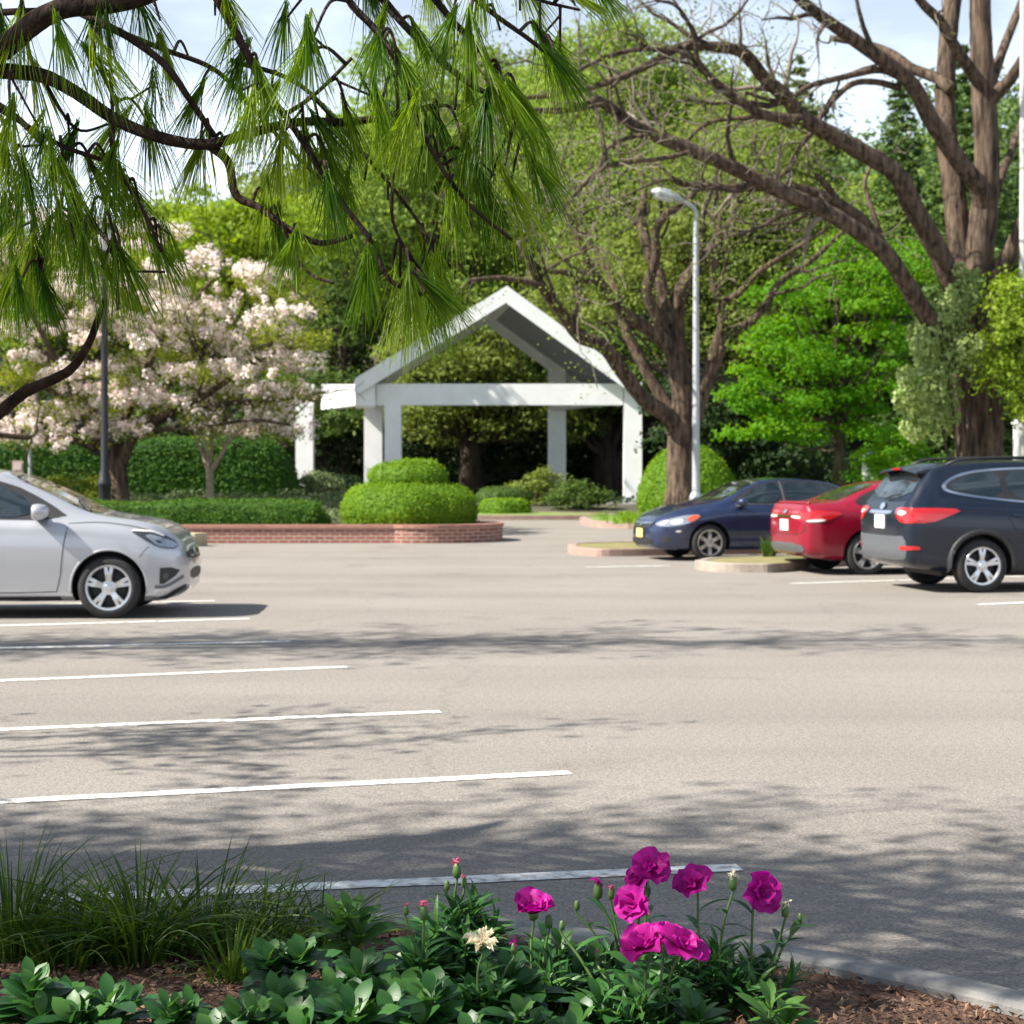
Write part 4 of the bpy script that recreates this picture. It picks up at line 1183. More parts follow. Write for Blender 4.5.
m = MB(); gt = at(769, 559, 26.7)
blade_clump(m, (0, 0, 0), 140, .38, .8, width=.012, base_r=.12)
o = m.build('grass_tuft', M['grass'], attr=True); o.location = (gt[0], gt[1], .15)
tag(o, 'single tuft of grass on the kerb island behind the red saloon', 'grass tuft')
m = MB()
for x, y, z in zip(RNG.uniform(2.6, 12, 420), RNG.uniform(43.5, 53, 420), np.full(420, .16)):
    blade_clump(m, (x, y, z), 9, .2, .9, width=.03, base_r=.25, segs=2)
tag(m.build('lawn_grass', M['lf_box'], attr=True), kind='stuff')

# ------------------------------------------------------------------ cars
def pchip(xs, pts):
    pts = sorted(pts); X = np.array([p[0] for p in pts], float); Y = np.array([p[1] for p in pts], float)
    h = np.diff(X); d = np.diff(Y) / h; mm = np.zeros(len(X))
    for i in range(1, len(X) - 1):
        if d[i - 1] * d[i] > 0:
            w1, w2 = 2 * h[i] + h[i - 1], h[i] + 2 * h[i - 1]
            mm[i] = (w1 + w2) / (w1 / d[i - 1] + w2 / d[i])
    mm[0], mm[-1] = d[0], d[-1]
    k = np.clip(np.searchsorted(X, xs) - 1, 0, len(X) - 2); t = (xs - X[k]) / h[k]
    return (2 * t**3 - 3 * t**2 + 1) * Y[k] + (t**3 - 2 * t**2 + t) * h[k] * mm[k] + (-2 * t**3 + 3 * t**2) * Y[k + 1] + (t**3 - t**2) * h[k] * mm[k + 1]


def car_body(parent, c, mat, axles, arch_r, rockers=True):
    x0, x1 = c['zb'][0][0], c['zb'][-1][0]
    u = np.linspace(0, 1, 84); xs = x0 + (x1 - x0) * (0.5 - 0.5 * np.cos(math.pi * (0.06 + 0.88 * u))) ; xs = x0 + (xs - xs[0]) / (xs[-1] - xs[0]) * (x1 - x0)
    zb, zs, zt, w, wt = (pchip(xs, c[k]) for k in ('zb', 'zs', 'zt', 'w', 'wt'))
    n = len(xs); rings = []
    for i in range(n):
        h = zs[i] - zb[i]; g = max(zt[i] - zs[i], 0.0); f = min(1.0, g / .35)
        yb = .925 * w[i]
        half = [(0, zb[i]), (.6 * w[i], zb[i]), (.87 * w[i], zb[i] + .012), (.955 * w[i], zb[i] + .07 * min(1, h / .5)), (.975 * w[i], zb[i] + .22 * h), (.988 * w[i], zb[i] + .42 * h), (1.0 * w[i], zb[i] + .62 * h),
                (1.0 * w[i], zb[i] + .78 * h), (.985 * w[i], zb[i] + .9 * h), (.955 * w[i], zb[i] + .975 * h), (yb, zs[i]),
                (yb + (wt[i] - yb) * .5 + .012 * f, zs[i] + g * (.46 * f + .62 * (1 - f))), (wt[i], zt[i] - g * (.14 * f + .12 * (1 - f))), (.93 * wt[i], zt[i] - g * (.055)), (.6 * wt[i], zt[i] - .018 * f - .05 * g * (1 - f)), (0, zt[i])]
        half = np.array(half)
        rings.append(np.vstack([half, half[-2:0:-1] * [-1, 1]]))
    rings = np.array(rings); k = rings.shape[1]
    V = np.concatenate([np.repeat(xs[:, None], k, 1)[..., None], rings], -1)
    caps = []
    for i, dx in ((0, -.02), (n - 1, .02)):
        cc = V[i].mean(0)
        q = cc + (V[i] - cc) * .86; q[:, 0] += dx; caps.append(q)
    V = np.concatenate([caps[0][None], V, caps[1][None]]); n += 2
    i, j = np.meshgrid(np.arange(n - 1), np.arange(k), indexing='ij'); j2 = (j + 1) % k
    m = MB(); m.add(V.reshape(-1, 3), [np.stack([i * k + j, i * k + j2, (i + 1) * k + j2, (i + 1) * k + j], -1).reshape(-1, 4), np.arange(k)[None, ::-1], (np.arange(k) + (n - 1) * k)[None, :]])
    o = m.build('body', [mat, M['alloydark']], parent, smooth=True)
    bm = bmesh.new(); bm.from_mesh(o.data); bmesh.ops.recalc_face_normals(bm, faces=bm.faces); bm.to_mesh(o.data); bm.free()
    cut = MB(); W = max(w)
    for ax in axles:
        for s in (-1, 1):
            a = np.linspace(0, 2 * math.pi, 56, endpoint=False)
            P0 = np.column_stack([ax[0] + arch_r * np.cos(a), np.full(56, s * (W + .2)), ax[1] + arch_r * np.sin(a)])
            P1 = P0.copy(); P1[:, 1] = s * (W - .34)
            q = np.arange(56); q2 = (q + 1) % 56
            cut.add(np.vstack([P0, P1]), [np.column_stack([q, q2, q2 + 56, q + 56]), q[None, ::-1], (q + 56)[None, :]])
    co = cut.build('cutter', M['alloydark'])
    bm = bmesh.new(); bm.from_mesh(co.data); bmesh.ops.recalc_face_normals(bm, faces=bm.faces); bm.to_mesh(co.data); bm.free()
    md = o.modifiers.new('arches', 'BOOLEAN'); md.operation = 'DIFFERENCE'; md.object = co; md.solver = 'EXACT'
    # the loft is in the car's own space: evaluate it unparented
    o.parent = None
    bpy.context.view_layer.update()
    dg = bpy.context.evaluated_depsgraph_get()
    me = bpy.data.meshes.new_from_object(o.evaluated_get(dg))
    o.modifiers.clear(); o.data = me; me.name = 'body'
    bpy.data.objects.remove(co); o.parent = parent
    while len(me.materials) < 2: me.materials.append(M['alloydark'])
    me.materials[0], me.materials[1] = mat, M['alloydark']
    co_ = np.empty(len(me.vertices) * 3); me.vertices.foreach_get('co', co_); co_ = co_.reshape(-1, 3)
    for p in me.polygons:
        P = co_[list(p.vertices)]
        p.material_index = 0
        for ax in axles:
            if np.all((P[:, 0] - ax[0]) ** 2 + (P[:, 2] - ax[1]) ** 2 < (arch_r * 1.004) ** 2): p.material_index = 1
        if P[:, 2].max() < c['dark_below'] : p.material_index = 1
    me.set_sharp_from_angle(angle=math.radians(38))
    bvh = BVHTree.FromPolygons([Vector(v) for v in co_], [list(p.vertices) for p in me.polygons])
    return o, bvh


def chaikin(P, n=2):
    P = np.array(P, float)
    for _ in range(n):
        Q = np.roll(P, -1, axis=0)
        P = np.stack([.75 * P + .25 * Q, .25 * P + .75 * Q], 1).reshape(-1, 2)
    return P


VIEWS = {  # name: (ray direction, function from (a, b) to a ray origin)
    'right': (Vector((0, 1, 0)), lambda a, b: Vector((a, -4, b))),
    'left': (Vector((0, -1, 0)), lambda a, b: Vector((a, 4, b))),
    'rear': (Vector((1, 0, 0)), lambda a, b: Vector((-6, a, b))),
    'front': (Vector((-1, 0, 0)), lambda a, b: Vector((6, a, b))),
    'top': (Vector((0, 0, -1)), lambda a, b: Vector((a, b, 5))),
}


def decal(name, bvh, poly, view, mat, parent, eps=.005, smooth_n=2, skirt=.012, grid=.045, outline=None):
    """A thin shaped skin (pane, lamp, plate) lying on the body where `poly` falls on it from `view`."""
    P = chaikin(poly, smooth_n) if smooth_n else np.array(poly, float)
    out = []
    for a, b in zip(P, np.roll(P, -1, axis=0)):
        k = max(1, int(np.linalg.norm(b - a) / grid)); out += [a + (b - a) * t / k for t in range(k)]
    n = len(out)
    pts = [Vector(p) for p in out]
    lo, hi = P.min(0), P.max(0)
    for x in np.arange(lo[0] + grid / 2, hi[0], grid):
        for y in np.arange(lo[1] + grid / 2, hi[1], grid):
            pts.append(Vector((x, y)))
    vs, es, fs, ov, _, _ = geometry.delaunay_2d_cdt(pts, [(i, (i + 1) % n) for i in range(n)], [], 1, 1e-5)
    d, org = VIEWS[view]
    co, nn, ok = [], [], []
    for v in vs:
        loc, nor, idx, dist = bvh.ray_cast(org(v.x, v.y), d)
        ok.append(loc is not None)
        if loc is None: co.append(Vector((0, 0, 0))); nn.append(-d); continue
        if nor.dot(d) > 0: nor = -nor
        co.append(loc + nor * eps); nn.append(nor)
    bm = bmesh.new(); bv = [bm.verts.new(c) for c in co]
    for f in fs:
        if all(ok[i] for i in f):
            # drop faces stretched over a gap in the body
            e = max((co[f[i]] - co[f[i - 1]]).length for i in range(len(f)))
            if e < .35:
                try: bm.faces.new([bv[i] for i in f])
                except ValueError: pass
    for v in [v for v in bm.verts if not v.link_faces]: bm.verts.remove(v)
    if skirt and bm.faces:
        be = [e for e in bm.edges if e.is_boundary]
        r = bmesh.ops.extrude_edge_only(bm, edges=be)
        for g in r['geom']:
            if isinstance(g, bmesh.types.BMVert): g.co += d * skirt
    bmesh.ops.recalc_face_normals(bm, faces=bm.faces)
    me = bpy.data.meshes.new(name)
    bm.to_mesh(me); bm.free()
    me.materials.append(mat)
    for p in me.polygons: p.use_smooth = True
    me.set_sharp_from_angle(angle=math.radians(35))
    return link(bpy.data.objects.new(name, me), parent)


def strip_poly(pts, w):
    P = catmull(np.array(pts, float), 6) if len(pts) > 2 else np.array(pts, float)
    return np.vstack([offset_line(P, w / 2), offset_line(P, -w / 2)[::-1]])


def seam(bvh, pts, view, parent, w=.010, mat=None, name='panel_gap', eps=.0025):
    return decal(name, bvh, strip_poly(pts, w), view, mat or M['seam'], parent, eps=eps, smooth_n=0, skirt=0, grid=.06)


def scale_poly(P, k):
    P = np.array(P, float); c = P.mean(0); v = P - c
    return c + v * (1 + k / (np.linalg.norm(v, axis=1, keepdims=True) + 1e-6))


def make_wheel(parent, x, y, r, width, rim_r, side, spokes, double=True):
    w = bpy.data.objects.new('wheel', None); link(w, parent); w.location = (x, y, r); w.empty_display_size = .1
    h = width / 2
    m = MB()
    lathe(m, [(rim_r - .01, -h * .9), (rim_r + .015, -h), (r - .045, -h), (r - .012, -h * .86), (r, -h * .6), (r + .0, -h * .2), (r - .006, -h * .18), (r - .006, -h * .12), (r, -h * .1), (r, h * .1), (r - .006, h * .12), (r - .006, h * .18), (r, h * .2),
              (r, h * .6), (r - .012, h * .86), (r - .045, h), (rim_r + .015, h), (rim_r - .01, h * .9)], 48, 'y')
    m.build('tyre', M['tyre'], w, smooth=True)
    m = MB(); s = side
    lathe(m, [(rim_r + .012, s * h * .93), (rim_r + .006, s * h * 1.0), (rim_r - .014, s * h * .98), (rim_r - .022, s * h * .8), (rim_r - .03, -s * h * .8), (.05, -s * h * .75)], 48, 'y', mi=[0, 0, 0, 1, 1])
    lathe(m, [(rim_r - .02, s * h * .1), (.0, s * h * .12)], 40, 'y', mi=1)
    lathe(m, [(rim_r * .72, s * h * .2), (rim_r * .72, s * h * .26), (.04, s * h * .26)], 32, 'y', mi=1)
    lathe(m, [(.0, s * h * .92), (.032, s * h * .92), (.036, s * h * .86), (.075, s * h * .8), (.085, s * h * .6), (.08, s * h * .2)], 24, 'y', mi=0)
    for k in range(spokes):
        a0 = 2 * math.pi * k / spokes + math.pi / 2
        for da in ((-.13, .13) if double else (0,)):
            wi, wo = (.024, .022) if double else (.040, .034)
            rr0, rr1 = .055, rim_r - .008
            for (ra, rb, ya, yb) in ((rr0, (rr0 + rr1) * .5, .80, .93), ((rr0 + rr1) * .5, rr1, .93, .90)):
                Vv = []
                for rad, yy, wd in ((ra, ya, wi), (rb, yb, wo)):
                    ang = a0 + da * (.75 + .35 * (rad - rr0) / (rr1 - rr0))
                    e, t = np.array([math.cos(ang), 0, math.sin(ang)]), np.array([-math.sin(ang), 0, math.cos(ang)])
                    for q, yo in ((-wd, yy - .28), (wd, yy - .28), (wd * .8, yy), (-wd * .8, yy)): Vv.append(e * rad + t * q + np.array([0, s * h * yo, 0]))
                V = np.array(Vv)
                m.add(V, np.array([[0, 1, 5, 4], [1, 2, 6, 5], [2, 3, 7, 6], [3, 0, 4, 7], [3, 2, 1, 0], [4, 5, 6, 7]]), 0)
    for k in range(5):
        a = 2 * math.pi * (k + .5) / 5
        lathe(m, [(.012, s * h * .86), (.012, s * h * .78)], 8, 'y', c=(.048 * math.cos(a), 0, .048 * math.sin(a)), mi=1)
    m.build('rim', [M['alloy'], M['alloydark'], M['greytrim']], w)
    return w


def mirror_cap(parent, bvh, x, y, z, s, paint_mat, size=(.095, .13, .085)):
    sx, sy, sz = size
    v, f = revolve([(.001, -1), (.5, -.9), (.85, -.55), (1, 0), (.92, .5), (.6, .88), (.001, 1)], 20, 0)
    v = v[:, [0, 1, 2]] * np.array([sx, sy, sz]); v[:, 0] = np.where(v[:, 0] < -sx * .45, -sx * .45, v[:, 0])
    m = MB(); m.add(v + [x, y + s * .10, z], f); o = m.build('mirror', paint_mat, parent, smooth=True)
    m = MB(); m.hexa(np.array([(x - .06, y - s * .06, z - .085), (x + .07, y - s * .06, z - .085), (x + .05, y + s * .12, z - .075), (x - .04, y + s * .12, z - .075), (x - .06, y - s * .06, z - .05), (x + .07, y - s * .06, z - .05), (x + .05, y + s * .12, z - .035), (x - .04, y + s * .12, z - .035)]))
    m.build('mirror_arm', M['trim'], o)
    v2 = v * [.02, .82, .8] + [x - sx * .47, y + s * .10, z]
    m = MB(); m.add(v2, f); m.build('mirror_glass', M['chrome'], o)
    return o


def underfloor(parent, axles, r, hw, x0, x1):
    m = MB()
    m.box(((x0 + x1) / 2, 0, .25), (x1 - x0, hw * 1.3, .1))
    for ax in axles: tube(m, [(ax[0], -hw * .8, ax[1]), (ax[0], hw * .8, ax[1])], .045, 8)
    m.build('chassis', M['alloydark'], parent)


SIDES = (('right', -1), ('left', 1))


# ---- silver hatchback, nose to the right
def silver_car():
    t = thing('parked_car', 'silver hatchback seen from its right side, only its front half in the photo', 'car', (*(at(108.7, 619, 17.3)[:2]), 0), math.radians(3.0))
    # local frame: front axle at x = 0, near side at y = 0 before shifting by half the width
    W = .90
    ox = Vector((0, W - .03, 0)); ox.rotate(t.matrix_basis.to_euler() if False else t.rotation_euler); t.location += ox
    c = dict(zb=[(-3.42, .42), (-3.3, .30), (-2.9, .22), (-2, .18), (0, .17), (.45, .17), (.72, .20), (.88, .25), (.95, .31)],
             zs=[(-3.42, .78), (-3.2, 1.02), (-2.6, 1.06), (-1.6, 1.04), (-.45, 1.01), (.1, .955), (.45, .88), (.7, .79), (.86, .70), (.95, .60)],
             zt=[(-3.42, .90), (-3.28, 1.12), (-2.95, 1.42), (-2.5, 1.55), (-1.8, 1.60), (-1.25, 1.56), (-.95, 1.46), (-.6, 1.30), (-.2, 1.10), (0, 1.065), (.3, 1.02), (.55, .955), (.75, .87), (.88, .77), (.95, .66)],
             w=[(-3.42, .62), (-3.3, .76), (-3.0, .85), (-2.4, .89), (-1.2, .895), (-.2, .90), (.3, .885), (.6, .83), (.8, .72), (.9, .60), (.95, .48)],
             wt=[(-3.42, .50), (-3.2, .60), (-2.6, .66), (-1.6, .67), (-1.0, .66), (-.5, .68), (-.1, .74), (.3, .72), (.6, .66), (.8, .55), (.95, .38)],
             dark_below=.185)
    ax = [(0, .33), (-2.6, .33)]
    b, bvh = car_body(t, c, M['silver'], ax, .385)
    for a in ax:
        for s in (-1, 1): make_wheel(t, a[0], s * (W - .115), .328, .215, .232, s, 5)
    underfloor(t, ax, .33, W, -3.0, .5)
    for v, s in SIDES:
        # glass runs from the quarter light back to the tail
        decal('window_surround', bvh, [(-.37, 1.03), (-.68, 1.235), (-1.05, 1.42), (-1.5, 1.50), (-2.2, 1.49), (-2.72, 1.40), (-2.95, 1.2), (-2.7, 1.09), (-1.6, 1.055)], v, M['trim'], t, eps=.005, smooth_n=1, skirt=0)
        dr = decal('window', bvh, [(-.80, 1.06), (-.83, 1.22), (-1.10, 1.385), (-1.36, 1.44), (-1.60, 1.455), (-1.62, 1.08)], v, M['carglass'], t, eps=.010, smooth_n=1)
        decal('window', bvh, [(-1.70, 1.09), (-1.68, 1.455), (-2.2, 1.45), (-2.5, 1.40), (-2.52, 1.12)], v, M['carglass'], t, eps=.010, smooth_n=1)
        seam(bvh, [(-.42, 1.0), (-.47, .72), (-.50, .45), (-.54, .28)], v, t)
        seam(bvh, [(-1.66, 1.05), (-1.68, .7), (-1.66, .3)], v, t)
        seam(bvh, [(-.54, .285), (-1.1, .275), (-1.9, .28)], v, t)
        seam(bvh, [(-.42, 1.0), (-.1, 1.01), (.2, .975), (.40, .93)], v, t, w=.007)
        seam(bvh, [(.42, .76), (.36, .70), (.32, .64)], v, t, w=.007)
        decal('rocker_trim', bvh, strip_poly([(-.50, .215), (-1.2, .205), (-2.1, .21)], .05), v, M['trim'], t, smooth_n=0, skirt=0)
        h = decal('headlight', bvh, [(.20, .935), (.43, .925), (.62, .875), (.80, .80), (.83, .735), (.74, .72), (.52, .755), (.36, .83)], v, M['lampdark'], t, eps=.006, smooth_n=1, grid=.03)
        decal('lens', bvh, [(.37, .885), (.60, .845), (.79, .785), (.81, .745), (.74, .735), (.53, .768), (.40, .84)], v, M['clearlamp'], h, eps=.011, smooth_n=1, grid=.02)
        decal('lens', bvh, [(.50, .825), (.60, .81), (.61, .785), (.54, .79)], v, M['lampdark'], h, eps=.014, smooth_n=1, grid=.02)
        decal('indicator_strip', bvh, strip_poly([(.24, .922), (.44, .91), (.62, .862)], .018), v, M['whitelamp'], h, eps=.011, smooth_n=0, grid=.03)
        fr = decal('fog_recess', bvh, [(.58, .53), (.74, .535), (.86, .50), (.80, .44), (.64, .36), (.57, .36)], v, M['trim'], t, eps=.004, smooth_n=0, grid=.03)
        decal('fog_lamp', bvh, [(.62, .48), (.70, .48), (.70, .41), (.62, .41)], v, M['lampdark'], fr, eps=.009, grid=.02)
        decal('bumper_lip', bvh, strip_poly([(.50, .33), (.66, .335), (.80, .385), (.90, .43)], .035), v, M['greytrim'], t, eps=.007, smooth_n=0, grid=.03)
        decal('lower_lip', bvh, strip_poly([(.42, .185), (.62, .21), (.80, .275), (.93, .325)], .045), v, M['trim'], t, eps=.006, smooth_n=0, grid=.03)
        decal('door_handle', bvh, strip_poly([(-1.40, .965), (-1.58, .968)], .035), v, M['silver'], t, eps=.025, smooth_n=1, grid=.04)
        # raised wheel-arch lip
        m = MB(); a = np.linspace(-.15, math.pi + .15, 40)
        P = []
        for q in a:
            hit = bvh.ray_cast(VIEWS[v][1](.395 * math.cos(q), .33 + .395 * math.sin(q)), VIEWS[v][0])[0]
            if hit: P.append(np.array(hit) - np.array(VIEWS[v][0]) * -.004)
        if len(P) > 4: tube(m, P, .013, 6); m.build('arch_lip', M['silver'], t, smooth=True)
        mirror_cap(t, bvh, -.71, s * .865, 1.125, s, M['silver'], (.115, .105, .085))
    decal('windscreen', bvh, [(-1.16, -.58), (-.30, -.66), (-.22, -.3), (-.2, 0), (-.22, .3), (-.30, .66), (-1.16, .58)], 'top', M['carglass'], t, eps=.005, smooth_n=1)
    decal('rear_window', bvh, [(-3.0, -.5), (-2.78, -.5), (-2.78, .5), (-3.0, .5)], 'top', M['carglass'], t, eps=.005, smooth_n=1)
    decal('grille', bvh, [(-.50, .70), (.50, .70), (.46, .60), (-.46, .60)], 'front', M['trim'], t, eps=.004, smooth_n=1, skirt=0)
    decal('badge', bvh, [(-.06, .71), (.06, .71), (.06, .62), (-.06, .62)], 'front', M['chrome'], t, eps=.022)
    decal('lower_grille', bvh, [(-.42, .50), (.42, .50), (.38, .38), (-.38, .38)], 'front', M['trim'], t, eps=.004, smooth_n=1, skirt=0)
    for v, s in SIDES:
        decal('tail_light', bvh, [(-3.38, .98), (-3.02, 1.0), (-3.1, .84), (-3.38, .82)], v, M['redlamp'], t)
    m = MB(); P = [bvh.ray_cast(Vector((-.55, y, 3)), Vector((0, 0, -1)))[0] for y in (0,)]
    tube(m, [(-.25, -.5, 1.125), (-.45, -.1, 1.235), (-.52, .2, 1.275)], .012, 6); m.build('wiper', M['trim'], t)
    # pull the nose in: short front overhang
    for ch in t.children_recursive:
        if ch.type == 'MESH' and ch.parent.name.split('.')[0] != 'wheel':
            a = np.empty(len(ch.data.vertices) * 3); ch.data.vertices.foreach_get('co', a); a = a.reshape(-1, 3)
            a[:, 0] = np.where(a[:, 0] > .42, .42 + (a[:, 0] - .42) * .66, a[:, 0])
            ch.data.vertices.foreach_set('co', a.ravel()); ch.data.update()
    return t


silver_car()


# ---- saloons: shared shape, front axle at x = +1.33, rear axle at x = -1.35
def saloon(name, label, loc, rz, mat, wheel_r=.318, front_detail=True):
    t = thing(name, label, 'car', loc, rz)
    c = dict(zb=[(-2.30, .40), (-2.24, .30), (-2.0, .24), (-1.3, .19), (0, .18), (1.4, .18), (2.0, .19), (2.2, .215), (2.27, .27)],
             zs=[(-2.30, .86), (-2.22, .98), (-1.9, 1.0), (-1.2, .985), (0, .95), (.9, .93), (1.4, .87), (1.85, .77), (2.1, .69), (2.27, .56)],
             zt=[(-2.30, .93), (-2.24, 1.055), (-2.05, 1.075), (-1.72, 1.11), (-1.35, 1.26), (-.9, 1.395), (-.3, 1.44), (.15, 1.425), (.55, 1.30), (1.02, 1.06), (1.2, 1.01), (1.6, .945), (1.95, .845), (2.15, .74), (2.27, .61)],
             w=[(-2.30, .66), (-2.22, .78), (-2.0, .85), (-1.4, .875), (0, .88), (1.2, .875), (1.7, .84), (2.0, .76), (2.18, .62), (2.27, .48)],
             wt=[(-2.30, .56), (-2.2, .66), (-1.8, .68), (-1.3, .60), (-.6, .59), (.2, .60), (.7, .64), (1.1, .73), (1.6, .68), (2.0, .58), (2.27, .36)],
             dark_below=.2)
    ax = [(1.33, wheel_r), (-1.35, wheel_r)]
    b, bvh = car_body(t, c, mat, ax, wheel_r + .055)
    for a in ax:
        for s in (-1, 1): make_wheel(t, a[0], s * (.88 - .12), wheel_r, .20, .222, s, 6 if name == 'parked_car' and front_detail else 5, double=not front_detail)
    underfloor(t, ax, wheel_r, .88, -1.8, 1.8)
    for v, s in SIDES:
        decal('window_surround', bvh, [(.98, .98), (.62, 1.21), (.25, 1.36), (-.3, 1.405), (-.9, 1.36), (-1.35, 1.20), (-1.55, 1.06), (-1.2, 1.02), (0, .985)], v, M['trim'], t, eps=.004, smooth_n=1, skirt=0)
        decal('window', bvh, [(.72, 1.0), (.60, 1.17), (.25, 1.325), (-.02, 1.365), (-.04, 1.0)], v, M['carglass'], t, eps=.010, smooth_n=1)
        decal('window', bvh, [(-.14, 1.0), (-.12, 1.37), (-.5, 1.36), (-.9, 1.315), (-1.30, 1.16), (-1.28, 1.05), (-1.0, 1.015)], v, M['carglass'], t, eps=.010, smooth_n=1)
        decal('window_trim', bvh, strip_poly([(.85, .985), (.2, .975), (-.6, .99), (-1.4, 1.035)], .014), v, M['greytrim'], t, eps=.007, smooth_n=0, skirt=0)
        decal('door_pillar', bvh, strip_poly([(-.09, .99), (-.07, 1.37)], .035), v, M['greytrim'] if front_detail else M['trim'], t, eps=.008, smooth_n=0, skirt=0)
        seam(bvh, [(.86, .95), (.84, .7), (.80, .45), (.72, .28)], v, t)
        seam(bvh, [(-.10, .97), (-.12, .65), (-.10, .28)], v, t)
        seam(bvh, [(-1.08, .98), (-1.0, .8), (-.93, .6)], v, t)
        seam(bvh, [(.72, .275), (0, .265), (-.9, .27)], v, t)
        for xx in (-.0, -.98):
            decal('door_handle', bvh, strip_poly([(xx + .02, .865), (xx + .2, .86)], .032), v, mat, t, eps=.022, smooth_n=1)
        h = decal('headlight', bvh, [(1.46, .80), (1.70, .80), (2.0, .735), (2.20, .665), (2.20, .60), (1.98, .60), (1.66, .67)], v, M['clearlamp'], t, eps=.006, smooth_n=1, grid=.03)
        decal('indicator', bvh, [(1.47, .795), (1.68, .79), (1.76, .69), (1.64, .68)], v, M['amber'], h, eps=.011, grid=.02)
        decal('lens', bvh, [(1.80, .74), (2.0, .70), (2.02, .63), (1.82, .65)], v, M['whitelamp'], h, eps=.011, grid=.02)
        decal('side_marker', bvh, [(1.84, .535), (1.93, .53), (1.93, .50), (1.84, .505)], v, M['whitelamp'], t)
        q = decal('tail_light', bvh, [(-2.31, .96), (-2.0, .965), (-1.72, .93), (-1.86, .86), (-2.05, .80), (-2.31, .80)], v, M['redlamp'], t, eps=.008, smooth_n=1, grid=.03)
        decal('reversing_lamp', bvh, [(-2.26, .825), (-2.06, .84), (-2.0, .825), (-2.06, .803), (-2.26, .795)], v, M['whitelamp'], q, eps=.013, grid=.02)
        mirror_cap(t, bvh, .76, s * .86, 1.02, s, mat, (.10, .11, .07))
        fr = decal('fog_recess', bvh, [(1.98, .43), (2.16, .42), (2.18, .33), (2.02, .31)], v, M['trim'], t, eps=.005, grid=.03)
    decal('windscreen', bvh, [(.22, -.50), (.98, -.64), (1.05, -.3), (1.06, 0), (1.05, .3), (.98, .64), (.22, .50)], 'top', M['carglass'], t, eps=.005, smooth_n=1)
    decal('rear_window', bvh, [(-1.66, -.55), (-1.05, -.47), (-1.03, 0), (-1.05, .47), (-1.66, .55), (-1.70, 0)], 'top', M['carglass'], t, eps=.005, smooth_n=1)
    g = decal('grille', bvh, [(-.46, .66), (.46, .66), (.40, .555), (-.40, .555)], 'front', M['trim'], t, eps=.012, smooth_n=1)
    decal('grille_bar', bvh, strip_poly([(-.46, .655), (0, .635), (.46, .655)], .035), 'front', M['chrome'], g, eps=.022, smooth_n=0)
    decal('badge', bvh, [(-.06, .65), (.06, .65), (.06, .56), (-.06, .56)], 'front', M['chrome'], g, eps=.028)
    p = decal('lower_grille', bvh, [(-.52, .40), (.52, .40), (.46, .27), (-.46, .27)], 'front', M['trim'], t, eps=.012, smooth_n=1)
    m = MB(); m.box((2.315, 0, .475), (.012, .31, .155)); m.build('number_plate', M['plateyellow'], t)
    m = MB(); m.box((-2.332, 0, .735), (.012, .32, .165)); m.build('number_plate', M['plate'], t)
    for s in (-1, 1):
        decal('tail_light', bvh, [(s * .24, .955), (s * .70, .95), (s * .78, .80), (s * .26, .845)], 'rear', M['redlamp'], t, eps=.009, smooth_n=1, grid=.03)
        decal('reversing_lamp', bvh, [(s * .28, .885), (s * .60, .88), (s * .60, .84), (s * .28, .85)], 'rear', M['whitelamp'], t, eps=.015, grid=.03)
    decal('boot_garnish', bvh, strip_poly([(-.4, .865), (0, .875), (.4, .865)], .03), 'rear', M['chrome'], t, eps=.014, smooth_n=0)
    decal('badge', bvh, [(-.055, .965), (.055, .965), (.055, .90), (-.055, .90)], 'rear', M['chrome'], t, eps=.02)
    decal('rear_valance', bvh, [(-.62, .47), (.62, .47), (.66, .36), (.5, .33), (-.5, .33), (-.66, .36)], 'rear', M['greytrim'], t, eps=.012, smooth_n=1)
    seam(bvh, [(-.72, .80), (-.6, .62), (0, .60), (.6, .62), (.72, .80)], 'rear', t)
    # boot lip spoiler
    m = MB()
    P = [np.array(bvh.ray_cast(Vector((-2.17, y, 3)), Vector((0, 0, -1)))[0]) + [0, 0, .012] for y in np.linspace(-.6, .6, 13)]
    tube(m, P, .022, 6); m.build('boot_lip', mat, t, smooth=True)
    return t


def place(px_axle_x, world_xy, rz, local_axle, halfw):
    """World position for a car whose near-side wheel meets the ground at world_xy."""
    R = Matrix.Rotation(rz, 2)
    p = Vector(world_xy) - R @ Vector((local_axle, halfw))
    return (p.x, p.y, 0)


bz_ = math.radians(180 + 15)
saloon('parked_car', 'navy blue saloon facing left towards the drive, beside the kerb island', place(0, (3.42, 28.5), bz_, 1.33, .85), bz_, M['bluepaint'])
rz_ = math.radians(12)
saloon('parked_car', 'red saloon seen from behind between the navy saloon and the dark estate car', place(0, (5.3, 24.6), rz_, -1.35, -.85), rz_, M['redpaint'], .32, False)


